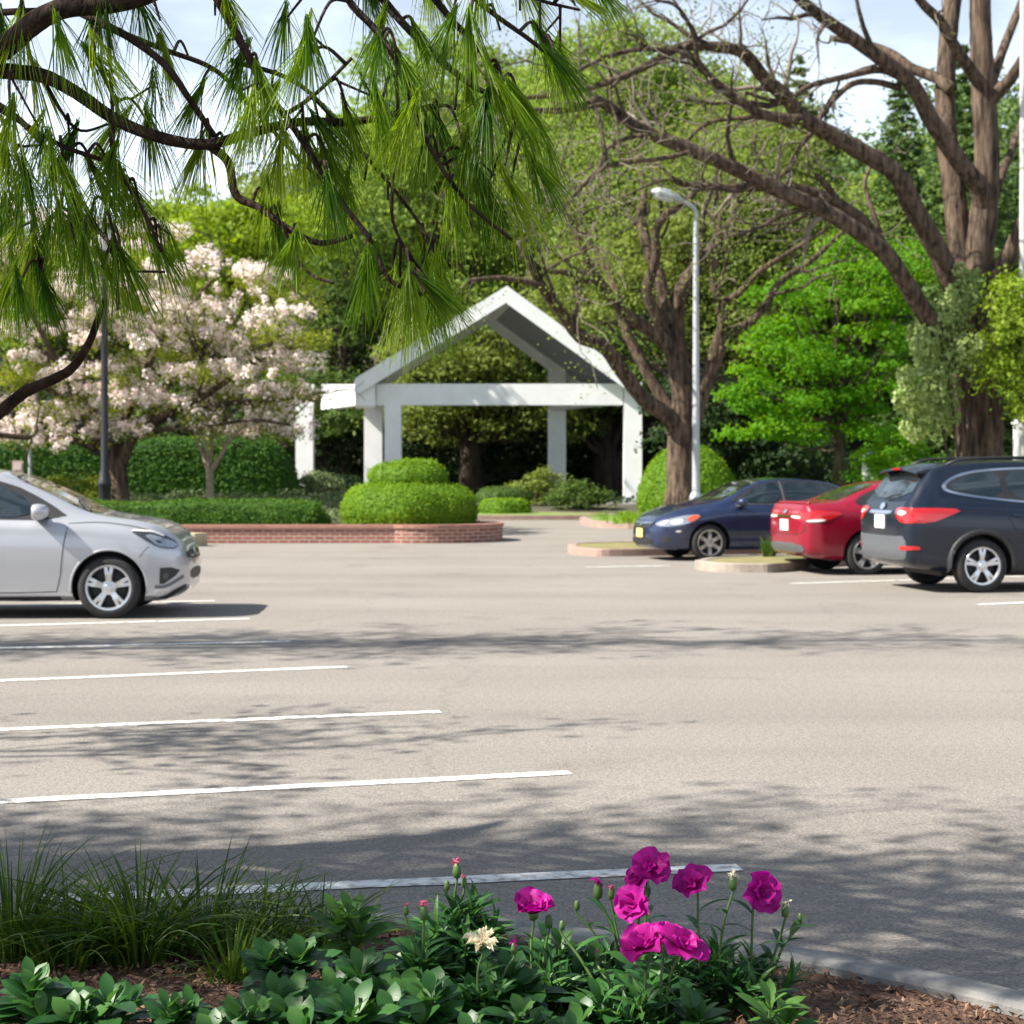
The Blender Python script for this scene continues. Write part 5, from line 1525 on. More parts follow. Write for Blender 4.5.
# ---- dark estate / crossover
def crossover():
    rz = math.radians(9.5)
    t = thing('parked_car', 'dark charcoal blue crossover estate with black arches and roof rails, seen from its rear corner', 'car', place(0, (5.98, 21.0), rz, -1.38, -.88), rz)
    c = dict(zb=[(-2.36, .46), (-2.30, .36), (-2.0, .28), (-1.3, .23), (0, .22), (1.5, .22), (2.1, .25), (2.36, .32)],
             zs=[(-2.36, .98), (-2.28, 1.10), (-2.0, 1.12), (-1.2, 1.09), (0, 1.06), (.9, 1.04), (1.5, .98), (2.0, .87), (2.36, .68)],
             zt=[(-2.36, 1.03), (-2.30, 1.16), (-2.22, 1.27), (-2.05, 1.50), (-1.93, 1.615), (-1.6, 1.665), (-.8, 1.70), (0, 1.69), (.45, 1.60), (1.05, 1.22), (1.25, 1.13), (1.7, 1.07), (2.1, .95), (2.36, .74)],
             w=[(-2.36, .74), (-2.29, .84), (-2.0, .90), (-1.4, .92), (0, .92), (1.4, .915), (2.0, .83), (2.25, .68), (2.36, .55)],
             wt=[(-2.36, .66), (-2.2, .68), (-2.0, .66), (-1.6, .67), (-.6, .68), (.4, .67), (1.1, .76), (1.8, .70), (2.36, .42)],
             dark_below=.3)
    ax = [(1.36, .345), (-1.38, .345)]
    b, bvh = car_body(t, c, M['suvpaint'], ax, .405)
    for a in ax:
        for s in (-1, 1): make_wheel(t, a[0], s * (.92 - .125), .345, .225, .235, s, 5)
    underfloor(t, ax, .345, .9, -1.8, 1.9)
    for v, s in SIDES:
        decal('window_surround', bvh, [(1.0, 1.10), (.55, 1.42), (.2, 1.575), (-.6, 1.61), (-1.35, 1.575), (-1.72, 1.49), (-1.92, 1.34), (-1.72, 1.25), (-1.0, 1.16), (0, 1.10)], v, M['chrome'], t, eps=.003, smooth_n=2, skirt=0)
        decal('window_seal', bvh, [(.95, 1.125), (.52, 1.41), (.2, 1.55), (-.6, 1.585), (-1.33, 1.55), (-1.68, 1.47), (-1.86, 1.345), (-1.68, 1.275), (-1.0, 1.185), (0, 1.125)], v, M['trim'], t, eps=.006, smooth_n=2, skirt=0)
        decal('window', bvh, [(-1.08, 1.205), (-1.08, 1.545), (-1.35, 1.53), (-1.62, 1.455), (-1.80, 1.35), (-1.66, 1.295)], v, M['carglass'], t, eps=.009, smooth_n=1)
        decal('window', bvh, [(-.98, 1.195), (-.98, 1.555), (-.6, 1.57), (-.22, 1.565), (-.22, 1.145)], v, M['carglass'], t, eps=.009, smooth_n=1)
        decal('window', bvh, [(-.12, 1.14), (-.12, 1.565), (.2, 1.54), (.5, 1.39), (.78, 1.19), (.75, 1.14)], v, M['carglass'], t, eps=.009, smooth_n=1)
        seam(bvh, [(-.17, 1.10), (-.19, .8), (-.17, .4)], v, t)
        seam(bvh, [(-1.06, 1.15), (-1.02, .95), (-.93, .8)], v, t)
        seam(bvh, [(.95, 1.08), (.9, .7), (.82, .4)], v, t)
        seam(bvh, [(-1.05, 1.02), (-1.6, 1.045), (-1.95, 1.06)], v, t, w=.007)
        for xx in (-1.02, .06):
            decal('door_handle', bvh, strip_poly([(xx + .04, .99), (xx + .22, .985)], .035), v, M['suvpaint'], t, eps=.024, smooth_n=1)
        decal('rocker_trim', bvh, [(-.98, .40), (.95, .40), (.98, .25), (-1.0, .25)], v, M['trim'], t, eps=.006, smooth_n=0, skirt=0)
        decal('tail_light', bvh, [(-2.40, 1.07), (-2.1, 1.085), (-1.62, 1.065), (-1.86, .97), (-2.08, .89), (-2.40, .90)], v, M['redlamp'], t, eps=.010, smooth_n=1, grid=.03)
        for axx in ax:
            a = np.linspace(-.18, math.pi + .18, 34)
            Pi, Po = [], []
            for q in a:
                for lst, rr in ((Pi, .408), (Po, .475)):
                    hit = bvh.ray_cast(VIEWS[v][1](axx[0] + rr * math.cos(q), max(.235, axx[1] + rr * math.sin(q))), VIEWS[v][0])[0]
                    lst.append(np.array(hit) if hit is not None and abs(hit.y) > .6 else None)
            Q = [(i_, o_) for i_, o_ in zip(Pi, Po) if i_ is not None and o_ is not None]
            n = len(Q)
            if n > 4:
                d = -np.array(VIEWS[v][0])
                V = np.array([q[0] - d * .03 for q in Q] + [q[0] + d * .016 for q in Q] + [q[1] + d * .012 for q in Q] + [q[1] - d * .01 for q in Q])
                k = np.arange(n - 1); m = MB()
                m.add(V, [np.column_stack([r * n + k, r * n + k + 1, (r + 1) * n + k + 1, (r + 1) * n + k]) for r in range(3)])
                m.build('arch_trim', M['trim'], t, smooth=True)
        # roof rail
        m = MB(); P = []
        for x in np.linspace(-1.72, .25, 14):
            h = bvh.ray_cast(Vector((x, s * .56, 3)), Vector((0, 0, -1)))[0]
            e = min((x + 1.72) / .16, (.25 - x) / .16, 1)
            P.append(np.array(h) + [0, 0, .005 + .055 * e])
        tube(m, P, .017, 8); m.build('roof_rail', M['trim'], t, smooth=True)
        decal('mud_flap', bvh, [(-1.84, .40), (-1.78, .62), (-1.72, .36), (-1.72, .25), (-1.82, .26)], v, M['greytrim'], t, eps=.018, smooth_n=1, grid=.03)
        decal('reflector', bvh, [(-2.36, .60), (-2.20, .60), (-2.19, .55), (-2.36, .55)], v, M['redlamp'], t, eps=.014, grid=.03)
        mirror_cap(t, bvh, .82, s * .90, 1.17, s, M['suvpaint'], (.11, .12, .085))
        decal('headlight', bvh, [(1.65, .93), (1.95, .90), (2.25, .78), (2.28, .70), (1.95, .74)], v, M['clearlamp'], t, eps=.006, smooth_n=1, grid=.03)
    decal('windscreen', bvh, [(.46, -.56), (1.08, -.68), (1.14, 0), (1.08, .68), (.46, .56)], 'top', M['carglass'], t, eps=.005, smooth_n=1)
    w = decal('rear_window', bvh, [(-.64, 1.20), (.64, 1.20), (.58, 1.53), (-.58, 1.53)], 'rear', M['carglass'], t, eps=.008, smooth_n=1)
    tube(m := MB(), [(-2.31, 0, 1.19), (-2.315, -.25, 1.235), (-2.30, -.46, 1.25)], .012, 6); m.build('wiper', M['trim'], w)
    # spoiler over the rear window
    m = MB()
    P = []
    for y in np.linspace(-.60, .60, 9):
        P.append((y, 1.63 - .05 * (abs(y) / .6) ** 2))
    V = np.array([(-1.80, y, z + .03) for y, z in P] + [(-2.14, y * 1.02, z - .035) for y, z in P] + [(-2.15, y * 1.02, z - .065) for y, z in P] + [(-1.92, y, z - .06) for y, z in P])
    n = 9; k = np.arange(n - 1)
    m.add(V, [np.column_stack([r * n + k, r * n + k + 1, ((r + 1) % 4) * n + k + 1, ((r + 1) % 4) * n + k]) for r in range(4)] + [np.array([[0, n, 2 * n, 3 * n]]), np.array([[n - 1, 4 * n - 1, 3 * n - 1, 2 * n - 1]])])
    sp = m.build('spoiler', M['suvpaint'], t)
    m = MB(); m.box((-2.158, 0, 1.578), (.012, .26, .022)); m.build('brake_light', M['redlamp'], sp)
    for s in (-1, 1):
        tl = decal('tail_light', bvh, [(s * .44, 1.08), (s * .74, 1.085), (s * .90, 1.06), (s * .90, .89), (s * .66, .89), (s * .52, .98)], 'rear', M['redlamp'], t, eps=.011, smooth_n=1, grid=.03)
        decal('reversing_lamp', bvh, [(s * .56, 1.04), (s * .74, 1.04), (s * .74, .99), (s * .58, .99)], 'rear', M['whitelamp'], tl, eps=.017, grid=.03)
        decal('reflector', bvh, [(s * .62, .60), (s * .84, .60), (s * .84, .545), (s * .62, .545)], 'rear', M['redlamp'], t, eps=.016, grid=.03)
    seam(bvh, [(-.72, 1.15), (-.66, .82), (-.5, .76), (0, .755), (.5, .76), (.66, .82), (.72, 1.15)], 'rear', t)
    decal('rear_bumper_sunlit', bvh, [(-.74, .73), (-.5, .715), (.5, .715), (.74, .73), (.76, .46), (.6, .41), (-.6, .41), (-.76, .46)], 'rear', M['greytrim'], t, eps=.010, smooth_n=1)  # the bumper's sunlit grey put into the colour, over the dark body paint
    decal('boot_garnish', bvh, strip_poly([(-.36, 1.015), (.36, 1.015)], .04), 'rear', M['chrome'], t, eps=.016, smooth_n=0)
    decal('badge', bvh, [(-.07, 1.13), (.07, 1.13), (.07, 1.045), (-.07, 1.045)], 'rear', M['chrome'], t, eps=.022)
    m = MB(); m.box((-2.392, 0, .895), (.012, .32, .175)); m.build('number_plate', M['plate'], t)
    return t


crossover()

# ------------------------------------------------------------------ the pine whose boughs hang into view
PB = np.array([-4.4, 5.6, 0.0])
pine = thing('pine_tree', 'long-needled pine whose dark boughs and drooping needle tufts hang over the top of the view', 'pine tree', tuple(PB))
boughs_px = [  # pixel course, start and end radius in pixels, depth from and to
    ([(-60, 95), (-20, 62), (8, 45), (35, 22), (65, 8), (110, 4), (150, -6), (190, -30)], 13, 8, 4.3, 4.25),
    ([(-60, 22), (-5, 13), (50, 10), (80, 5)], 4, 2.5, 4.45, 4.4),
    ([(-60, 66), (-10, 70), (40, 75), (75, 92), (120, 122), (170, 140), (210, 144), (250, 133), (300, 122), (350, 122), (400, 113), (440, 105)], 8.5, 3, 4.35, 4.2),
    ([(206, 143), (228, 162), (236, 195), (260, 208), (290, 230), (320, 243), (352, 236)], 5, 2.6, 4.27, 4.15),
    ([(284, 226), (292, 250), (310, 274), (333, 283)], 2.4, 1.4, 4.2, 4.15),
    ([(80, 12), (105, 25), (130, 38), (165, 65), (190, 100), (215, 137)], 4.5, 3, 4.35, 4.3),
    ([(120, 32), (165, 50), (215, 70), (255, 110), (300, 160), (345, 200)], 3, 1.8, 4.5, 4.4),
    ([(208, -20), (218, 0), (245, 50), (270, 98), (285, 115), (308, 150), (340, 200), (370, 240), (390, 280), (425, 295)], 5, 2, 4.1, 4.0),
    ([(282, 116), (302, 104), (322, 88), (344, 66), (352, 58)], 2.6, 1.6, 4.1, 4.05),
    ([(340, -20), (352, 5), (380, 35), (400, 72), (415, 115), (440, 165), (470, 205), (512, 240)], 4.2, 1.6, 4.0, 4.0),
    ([(360, -30), (400, 20), (440, 60), (480, 90), (505, 95), (530, 130)], 4.5, 2, 4.3, 4.2),
    ([(420, -20), (452, 20), (480, 50), (505, 90)], 4.2, 2, 4.1, 4.1),
    ([(395, 70), (398, 110), (395, 160), (392, 215), (405, 250)], 2.4, 1.4, 4.05, 4.1),
    ([(230, 60), (300, 85), (360, 150), (410, 210), (440, 260)], 2.6, 1.6, 4.5, 4.3),
    ([(465, -10), (495, 15), (530, 40), (556, 62), (570, 85)], 3, 1.6, 4.2, 4.2),
    ([(500, -20), (540, 0), (580, 10)], 2.4, 1.4, 4.3, 4.3),
    ([(-40, 88), (0, 106), (30, 130), (62, 170), (95, 225), (115, 255), (118, 310)], 4, 1.8, 4.25, 4.2),
    ([(-30, 100), (0, 110), (60, 145), (110, 165), (140, 205), (162, 252)], 3.2, 1.6, 4.35, 4.3),
    ([(0, 115), (20, 165), (34, 225), (42, 285)], 2.2, 1.4, 4.2, 4.2),
    ([(106, 10), (110, 60), (113, 150), (105, 225), (118, 270)], 2.4, 1.3, 4.45, 4.4),
    ([(60, 135), (66, 180), (75, 240), (105, 268), (165, 272)], 1.8, 1.2, 4.3, 4.3),
    ([(40, 74), (75, 128), (110, 124)], 2, 1.2, 4.4, 4.5),
    ([(-70, 440), (-20, 425), (0, 412), (25, 392), (52, 380), (72, 368), (88, 345), (97, 322), (105, 300)], 7.5, 3, 5.2, 4.9),
]
boughs = []
for P, r0, r1, Y0, Y1 in boughs_px:
    boughs.append(px_limb(P, r0, r1, Y0, Y1, n=6, bend=RNG.uniform(-.08, .08)))
BPT = np.vstack([b[0] for b in boughs[:-1]])
# tuft bases: pixel, fan direction in pixels, needle length (px)
tufts_px = [((20, 20), (-10, 80)), ((60, 35), (20, 80)), ((95, 60), (50, 70)), ((35, 70), (30, 80)), ((120, 120), (-50, 60)), ((150, 125), (20, 85)), ((112, 160), (-20, 85)), ((10, 115), (-15, 90)),
            ((70, 140), (-30, 70)), ((25, 175), (10, 85)), ((5, 215), (5, 90)), ((45, 235), (-25, 75)), ((42, 283), (-25, 50)), ((44, 284), (25, 60)), ((75, 200), (10, 90)), ((95, 170), (55, 75)), ((110, 165), (55, 60)),
            ((60, 220), (15, 85)), ((90, 225), (-15, 80)), ((118, 250), (5, 100)), ((122, 258), (35, 85)), ((116, 270), (-22, 80)), ((162, 252), (42, 62)), ((158, 248), (25, 75)), ((140, 205), (35, 75)), ((125, 190), (10, 80)),
            ((5, 300), (-5, 50)), ((18, 290), (5, 55)), ((30, 250), (-15, 70)), ((200, 148), (-22, 70)), ((212, 150), (8, 82)), ((225, 158), (25, 70)), ((195, 100), (-30, 60)), ((190, 60), (35, 70)), ((165, 55), (15, 70)), ((240, 60), (-30, 70)),
            ((260, 80), (15, 75)), ((215, 15), (-20, 60)), ((230, 10), (20, 55)), ((270, 100), (-35, 75)), ((250, 110), (-15, 75)), ((280, 150), (-10, 75)), ((265, 200), (-8, 65)), ((278, 225), (0, 60)), ((292, 245), (-12, 45)), ((310, 45), (10, 70)),
            ((300, 60), (-25, 65)), ((285, 20), (-5, 65)), ((320, 125), (42, 60)), ((305, 140), (10, 85)), ((330, 160), (35, 65)), ((345, 195), (-10, 75)), ((330, 190), (15, 65)), ((365, 180), (-8, 75)), ((400, 165), (20, 85)), ((388, 200), (5, 75)),
            ((370, 262), (-18, 62)), ((366, 270), (-5, 70)), ((392, 272), (-15, 75)), ((400, 280), (18, 85)), ((415, 290), (38, 75)), ((425, 292), (55, 55)), ((410, 288), (5, 90)), ((430, 285), (60, 40)), ((440, 270), (10, 85)), ((425, 255), (30, 80)),
            ((440, 165), (30, 85)), ((452, 185), (15, 90)), ((470, 200), (35, 75)), ((480, 175), (35, 105)), ((495, 175), (55, 85)), ((505, 165), (65, 75)), ((490, 180), (10, 100)), ((510, 185), (45, 90)), ((500, 100), (50, 75)), ((505, 90), (10, 95)),
            ((485, 110), (-10, 85)), ((520, 100), (40, 70)), ((525, 120), (20, 85)), ((470, 90), (10, 85)), ((455, 110), (-20, 85)), ((440, 130), (20, 70)), ((545, 40), (45, 60)), ((556, 60), (45, 50)), ((560, 55), (5, 80)), ((540, 30), (-10, 85)),
            ((575, 5), (45, 45)), ((585, 0), (45, 15)), ((520, 10), (-10, 80)), ((500, 30), (20, 85)), ((470, 30), (5, 80)), ((450, 25), (-30, 80)), ((420, 40), (30, 70)), ((380, 30), (-20, 80)), ((400, 60), (35, 75)), ((340, 0), (-20, 65)), ((370, -10), (25, 60)),
            ((600, -10), (40, 40)), ((560, -20), (10, 70)), ((520, -20), (40, 60)), ((480, -20), (0, 75)), ((430, -20), (15, 60)), ((410, 110), (-30, 70)), ((425, 140), (-15, 80)), ((350, 120), (25, 75)), ((380, 110), (15, 85)), ((465, 150), (-10, 85)), ((535, 165), (40, 70)),
            ((0, 20), (10, 80)), ((140, 5), (20, 70)), ((160, 20), (40, 60)), ((100, 10), (5, 80)), ((-20, 120), (20, 90)), ((-20, 180), (15, 90)), ((-25, 240), (20, 90)), ((5, 150), (5, 90)), ((55, 165), (20, 85)), ((85, 250), (10, 80))]
twl, nd = [], MB()


def needle_tuft(m, base, d, L_, n, spread=.25, wid=.0029, along=.07, segs=3, sag=.22):
    """n long needles fanning from the last few centimetres of a twig."""
    d = unit(np.array(d))
    D = unit(d + RNG.normal(0, spread, (n, 3)) * np.array([1, 1, .6]))
    S0 = base - d * RNG.uniform(0, along, (n, 1)) + RNG.normal(0, .003, (n, 3))
    ln = L_ * RNG.uniform(.72, 1.06, n)
    side = unit(np.cross(D, unit(RNG.normal(0, 1, (n, 3)))))
    V = np.empty((n, segs + 1, 2, 3))
    g = np.array([0, 0, -1.0])
    for k in range(segs + 1):
        t = k / segs
        p = S0 + D * (ln * t)[:, None] + g * (sag * t * t * ln)[:, None]
        w = wid * (1 - .75 * t ** 3)
        V[:, k, 0] = p - side * w / 2; V[:, k, 1] = p + side * w / 2
    i = np.arange(n)[:, None] * (segs + 1) * 2 + np.arange(segs)[None, :] * 2
    m.add(V.reshape(-1, 3), np.stack([i, i + 1, i + 3, i + 2], -1).reshape(-1, 4), 0, np.repeat(np.clip(RNG.uniform(-.15, .6) + RNG.uniform(0, .45, n), 0, 1), segs))


for (bx, by), (dx, dy) in tufts_px:
    # the nearest bough point above the tuft gives the twig its root
    pp = np.column_stack([512 + BPT[:, 0] / BPT[:, 1] * F_PX, HORIZON - (BPT[:, 2] - EYE) / BPT[:, 1] * F_PX])
    dist = np.hypot(pp[:, 0] - bx + dx * .35, pp[:, 1] - by + dy * .35) + np.where(pp[:, 1] > by + 5, 60, 0)
    k = int(np.argmin(dist)); root = BPT[k]
    Y = root[1] + RNG.uniform(-.25, .25)
    b = at(bx, by, Y); dv = at(bx + dx, by + dy, Y + RNG.uniform(-.12, .12)) - b
    mid = (root + b) / 2 + np.array([0, RNG.uniform(-.03, .03), .04])
    twl.append((catmull([root, mid, b], 5), np.linspace(.0055, .0032, 11)))
    if RNG.uniform() < (.34 if bx > 370 else .18): continue
    L_ = np.linalg.norm(dv) * .88
    needle_tuft(nd, b, dv, L_, int(RNG.uniform(58, 84)))
    for _ in range(1 if RNG.uniform() < .3 else 0):   # side shoots carry smaller tufts behind and in front
        o = np.array([RNG.uniform(-.06, .06), RNG.uniform(-.16, .16), RNG.uniform(-.03, .09)])
        twl.append((np.array([mid, (mid + b + o) / 2, b + o]), np.array([.004, .0034, .003])))
        needle_tuft(nd, b + o, dv + RNG.normal(0, .04, 3), L_ * .9, int(RNG.uniform(22, 40)))
# lower boughs that droop left of the picture and shade the bed
for _ in range(75):
    gx_, gy_, z = RNG.uniform(-1.7, .6), RNG.uniform(3.4, 5.3), RNG.uniform(1.5, 2.45)
    k = z / sun_vec.z
    b = np.array([gx_ + sun_vec.x * k, gy_ + sun_vec.y * k, z])
    if b[0] > -1.62 * max(1, b[1] / 4.4): continue
    root = PB * [1, 1, 0] * .55 + b * .45 + [0, 0, .25 + .45 * z]
    twl.append((catmull([root, (root + b) / 2 + [0, 0, .1], b], 5), np.linspace(.008, .0035, 11)))
    needle_tuft(nd, b, (RNG.uniform(-.1, .2), RNG.uniform(-.15, .15), -.2), .25, 60, wid=.006, spread=.5)
# trunk and the parts of the boughs that lead back to it, then the upper crown out of the picture
m = MB()
tr = catmull([PB + [0, 0, -.2], PB + [0.05, 0, 1.5], PB + [-.05, .05, 2.8], PB + [0.1, .2, 3.9], PB + [-.1, 0.4, 4.5]], 8)
tube(m, tr - PB, np.interp(np.linspace(0, 1, len(tr)), [0, .05, .5, 1], [.30, .22, .15, .02]), 18, knobs=.03)
m.build('trunk', M['barkpine'], pine, smooth=True)
lead = []
for b, zz in ((boughs[0], 2.95), (boughs[2], 2.7), (boughs[16], 2.55), (boughs[22], 1.8), (boughs[1], 3.1), (boughs[17], 2.45), (boughs[7], 3.5), (boughs[9], 3.7), (boughs[10], 3.65), (boughs[11], 3.8), (boughs[14], 3.9), (boughs[15], 4.0)):
    p = b[0][0]; r = b[1][0]; a = PB + [0.05, 0, zz + .35]
    lead.append((catmull([a, a * .6 + p * .4 + [0, 0, .2], a * .25 + p * .75 + [0, 0, .08], p], 5), np.linspace(max(r * 1.7, .022), r, 16)))
for P, R in boughs + lead:
    m = MB(); tube(m, P - PB, R, 10, knobs=.02); m.build('bough', M['barkpine'], pine, smooth=True)
m = MB()
for P, R in twl: tube(m, P - PB, R, 5)
m.build('twigs', M['barkpine'], pine, smooth=True)['kind'] = 'stuff'
nd2 = MB()
for V in nd.v: V -= PB
nd.build('needles', M['needle'], pine, attr=True)

# ------------------------------------------------------------------ trees beyond the left edge that throw the shade on the car park
def shade_tree(name, label, base, height, boughs, size, dens, lmx=2.0, r0=.32, rb=.11):
    t = thing(name, label, 'tree', tuple(base))
    base = np.array(base)
    m = MB()
    tr = catmull([(0, 0, -.2), (.1, 0, height * .3), (-.1, .1, height * .65), (0, 0, height)], 6)
    tube(m, tr, np.linspace(r0, .07, len(tr)), 14, knobs=.03); m.build('trunk', M['bark'], t, smooth=True)
    lm, fo = [], MB()
    for (end, sag, zf, nleaf, rad) in boughs:
        e = np.array(end) - base; s = np.array([0, 0, height * zf])
        mid = (s + e) / 2 + [0, 0, sag]
        P = catmull([s, mid, e], 8); lm.append((P, np.linspace(rb, .015, len(P))))
    l2 = sprout(lm, 1.6, .32, tmin=.3, up=.05, side=.55, rmin=.012, nmax=13, lmax=lmx)
    l3 = sprout(l2, 2.2, .5, tmin=.2, up=.05, rmin=.007, nmax=5, lmax=.9)
    limb_mesh('limbs', lm, M['bark'], t, 8, np.zeros(3)); limb_mesh('branches', l2 + l3, M['barkgrey'], t, 5, np.zeros(3), 0)
    leaf_quads(fo, tips(l3, dens, .16), size, aspect=.5)
    fo.build('foliage', M['lf_mid'], t, attr=True)
    return t


def over(x, y, z):
    """The point at height z whose shadow falls at (x, y) on the ground."""
    k = z / sun_vec.z
    return (x + sun_vec.x * k, y + sun_vec.y * k, z)


B = []
for gx_, gy_, z in [(2.6, 5.4, 6.4), (2.3, 5.9, 6.8), (1.6, 6.3, 7.2), (1.2, 5.6, 6.0), (.4, 6.7, 7.0), (-.3, 6.2, 6.4), (1.4, 6.9, 7.6), (-.9, 6.9, 6.9), (-1.7, 6.5, 6.2), (3.2, 6.2, 7.4), (-2.2, 7.3, 6.6), (.8, 7.2, 7.9), (1.9, 5.7, 5.8), (1.3, 6.1, 5.6), (2.2, 6.4, 6.6), (.9, 6.4, 6.3), (1.7, 5.3, 5.4), (.3, 6.0, 5.9)]:
    B.append((over(gx_, gy_ - .35, z), .3, RNG.uniform(.45, .85), 0, 0))
shade_tree('shade_tree', 'broadleaved tree outside the left edge whose crown shades the near asphalt', (-12.5, 4.6, 0), 8.0, B, .13, 14, 1.35, rb=.06)
B = []
for gx_, gy_, z in [(-1.0, 9.2, 6.0), (-1.8, 9.0, 5.4), (-3.0, 9.5, 5.8), (-2.4, 9.7, 5.2)]:
    B.append((over(gx_, gy_, z), .25, RNG.uniform(.6, .95), 0, 0))
shade_tree('shade_tree', 'slender tree outside the left edge whose boughs shade the middle parking bays', (-11.5, 7.2, 0), 6.2, B, .12, 14, 1.1, r0=.14, rb=.04)
B = []
for gx_, gy_, z in [(4.2, 15.2, 10.2), (2.0, 14.9, 9.6), (0.2, 15.1, 9.0), (-1.5, 14.6, 8.6), (-2.6, 15.4, 8.8), (6.0, 15.3, 11.2), (-3.8, 14.8, 8.5), (1.2, 15.5, 9.8)]:
    B.append((over(gx_, gy_, z), .35, RNG.uniform(.5, .95), 0, 0))
shade_tree('shade_tree', 'tall tree outside the left edge whose long boughs streak the asphalt with shade', (-17.5, 11.8, 0), 9.8, B, .13, 16, 1.4, rb=.06)

# ------------------------------------------------------------------ ornamental grass, bedding plants and flowers in the bed
for k, (px, py, n, L_, lab) in enumerate([
        (12, 955, 260, .50, 'clump of arching grass at the left edge of the bed, cut by the picture edge'),
        (70, 965, 200, .40, 'short dense clump of grass between the edge clump and the tallest fan of grass'),
        (140, 958, 300, .48, 'largest fan of arching grass blades, left of the bare mulch patch'),
        (205, 945, 220, .42, 'clump of grass leaning right towards the kerb beside the largest grass fan'),
        (262, 948, 150, .34, 'thin spray of grass in front of the kerb left of the single leafy rosette'),
        (320, 952, 150, .32, 'low thin clump of grass at the left flank of the big leafy mound'),
        (232, 985, 120, .30, 'small drooping grass clump beside the bare mulch patch')]):
    Y = 2541.0 / (py + 12 - HORIZON) * .96
    p = at(px, py, Y)
    z = float(bed_z(p[0], Y))
    m = MB()
    blade_clump(m, (0, 0, 0), int(n * .8), L_ * .82, 1.2, width=.0085, base_r=.12, lean=1.25, curl=.95, segs=8)
    o = m.build('grass_clump', M['grass'], attr=True); o.location = (p[0], Y, z - .01)
    tag(o, lab, 'grass', 'grass clumps in the flower bed')


def leaf_blade(m, base, d, up, L_, W_, arch=.45, fold=.18, segs=6, rnd=.5, mi=0, tipw=0.0, shape=1.0):
    """One lance-shaped leaf with a folded midrib, arching outwards."""
    d, up = unit(np.array(d)), np.array(up)
    s = unit(np.cross(d, up)); u = np.cross(s, d)
    t = np.linspace(0, 1, segs + 1)
    prof = np.sin(np.pi * t ** shape) ** .72; prof[0] = .16; prof[-1] = tipw
    V = []
    for q, w in zip(t, prof):
        c = base + d * L_ * q + u * (L_ * arch * (q * .5 - q * q * .9))
        V += [c - s * W_ * w * .5 + u * W_ * fold * w * .5, c, c + s * W_ * w * .5 + u * W_ * fold * w * .5]
    i = np.arange(segs)[:, None] * 3
    Fq = np.vstack([np.hstack([i, i + 1, i + 4, i + 3]), np.hstack([i + 1, i + 2, i + 5, i + 4])])
    m.add(np.array(V), Fq, mi, rnd)


def rosette(m, c, axis, n, L_, W_, open_=.9, stem_len=.05, arch=.35, tone=(0, 1), shape=.8):
    """A leafy shoot: leaves spiral up a short stem, the lower ones lying flatter."""
    axis = unit(np.array(axis, float)); c = np.array(c, float)
    ref = unit(np.cross(axis, [1, .2, .1])); r2 = np.cross(axis, ref)
    for k in range(n):
        f = k / max(1, n - 1)
        a = k * 2.399 + RNG.uniform(-.3, .3)
        out = ref * math.cos(a) + r2 * math.sin(a)
        el = (1 - f) * .15 + f * 1.05
        d = out * math.cos(el) * open_ + axis * (math.sin(el) + .12)
        leaf_blade(m, c + axis * stem_len * (f - 1), d, axis, L_ * (1.05 - .45 * f) * RNG.uniform(.85, 1.15), W_ * (1.0 - .35 * f) * RNG.uniform(.85, 1.1), arch=arch * RNG.uniform(.6, 1.4), rnd=float(np.clip(RNG.uniform(tone[0], tone[1]) * .7 + .3 * f, 0, 1)), shape=shape)


def leafy_plant(px, py, Y, shoots, L_, W_, label, mat='lf_bed', spread=.12, hgt=.2, n=9, name='leafy_plant', group='broad-leaved bedding plants', shape=1.4):
    p = at(px, py, Y); z = float(bed_z(p[0], Y))
    t = thing(name, label, 'plant', (p[0], Y, z), group=group)
    h = p[2] - z
    L_, W_ = L_ * 1.12, W_ * 1.4
    m, st = MB(), MB()
    for k in range(shoots):
        a = RNG.uniform(0, 6.28); r = spread * math.sqrt(RNG.uniform(0, 1)) if k else 0
        c = np.array([r * math.cos(a), r * math.sin(a) * .8, h - r * .9 * RNG.uniform(.3, 1.2) + RNG.uniform(-.02, .02)])
        c[2] = max(c[2], .05)
        ax = np.array([c[0] * 2.2, c[1] * 2.2 - .1, .6])
        rosette(m, c, ax, n, L_ * RNG.uniform(.85, 1.1), W_, tone=(0, .8), shape=shape)
        tube(st, catmull([(c[0] * .3, c[1] * .3, -.02), (c[0] * .7, c[1] * .7, c[2] * .5), c], 4), .0045, 5)
        # leaves along the stem below the rosette
        for q in np.linspace(.25, .85, 4):
            b = np.array([c[0] * (.3 + .7 * q), c[1] * (.3 + .7 * q), c[2] * q])
            aa = RNG.uniform(0, 6.28)
            leaf_blade(m, b, (math.cos(aa), math.sin(aa), .35), (0, 0, 1), L_ * RNG.uniform(.8, 1.1), W_ * .95, rnd=RNG.uniform(0, .5), shape=shape)
    m.build('leaves', M[mat], t, attr=True, smooth=True)
    st.build('stem', M['stem'], t)
    return t


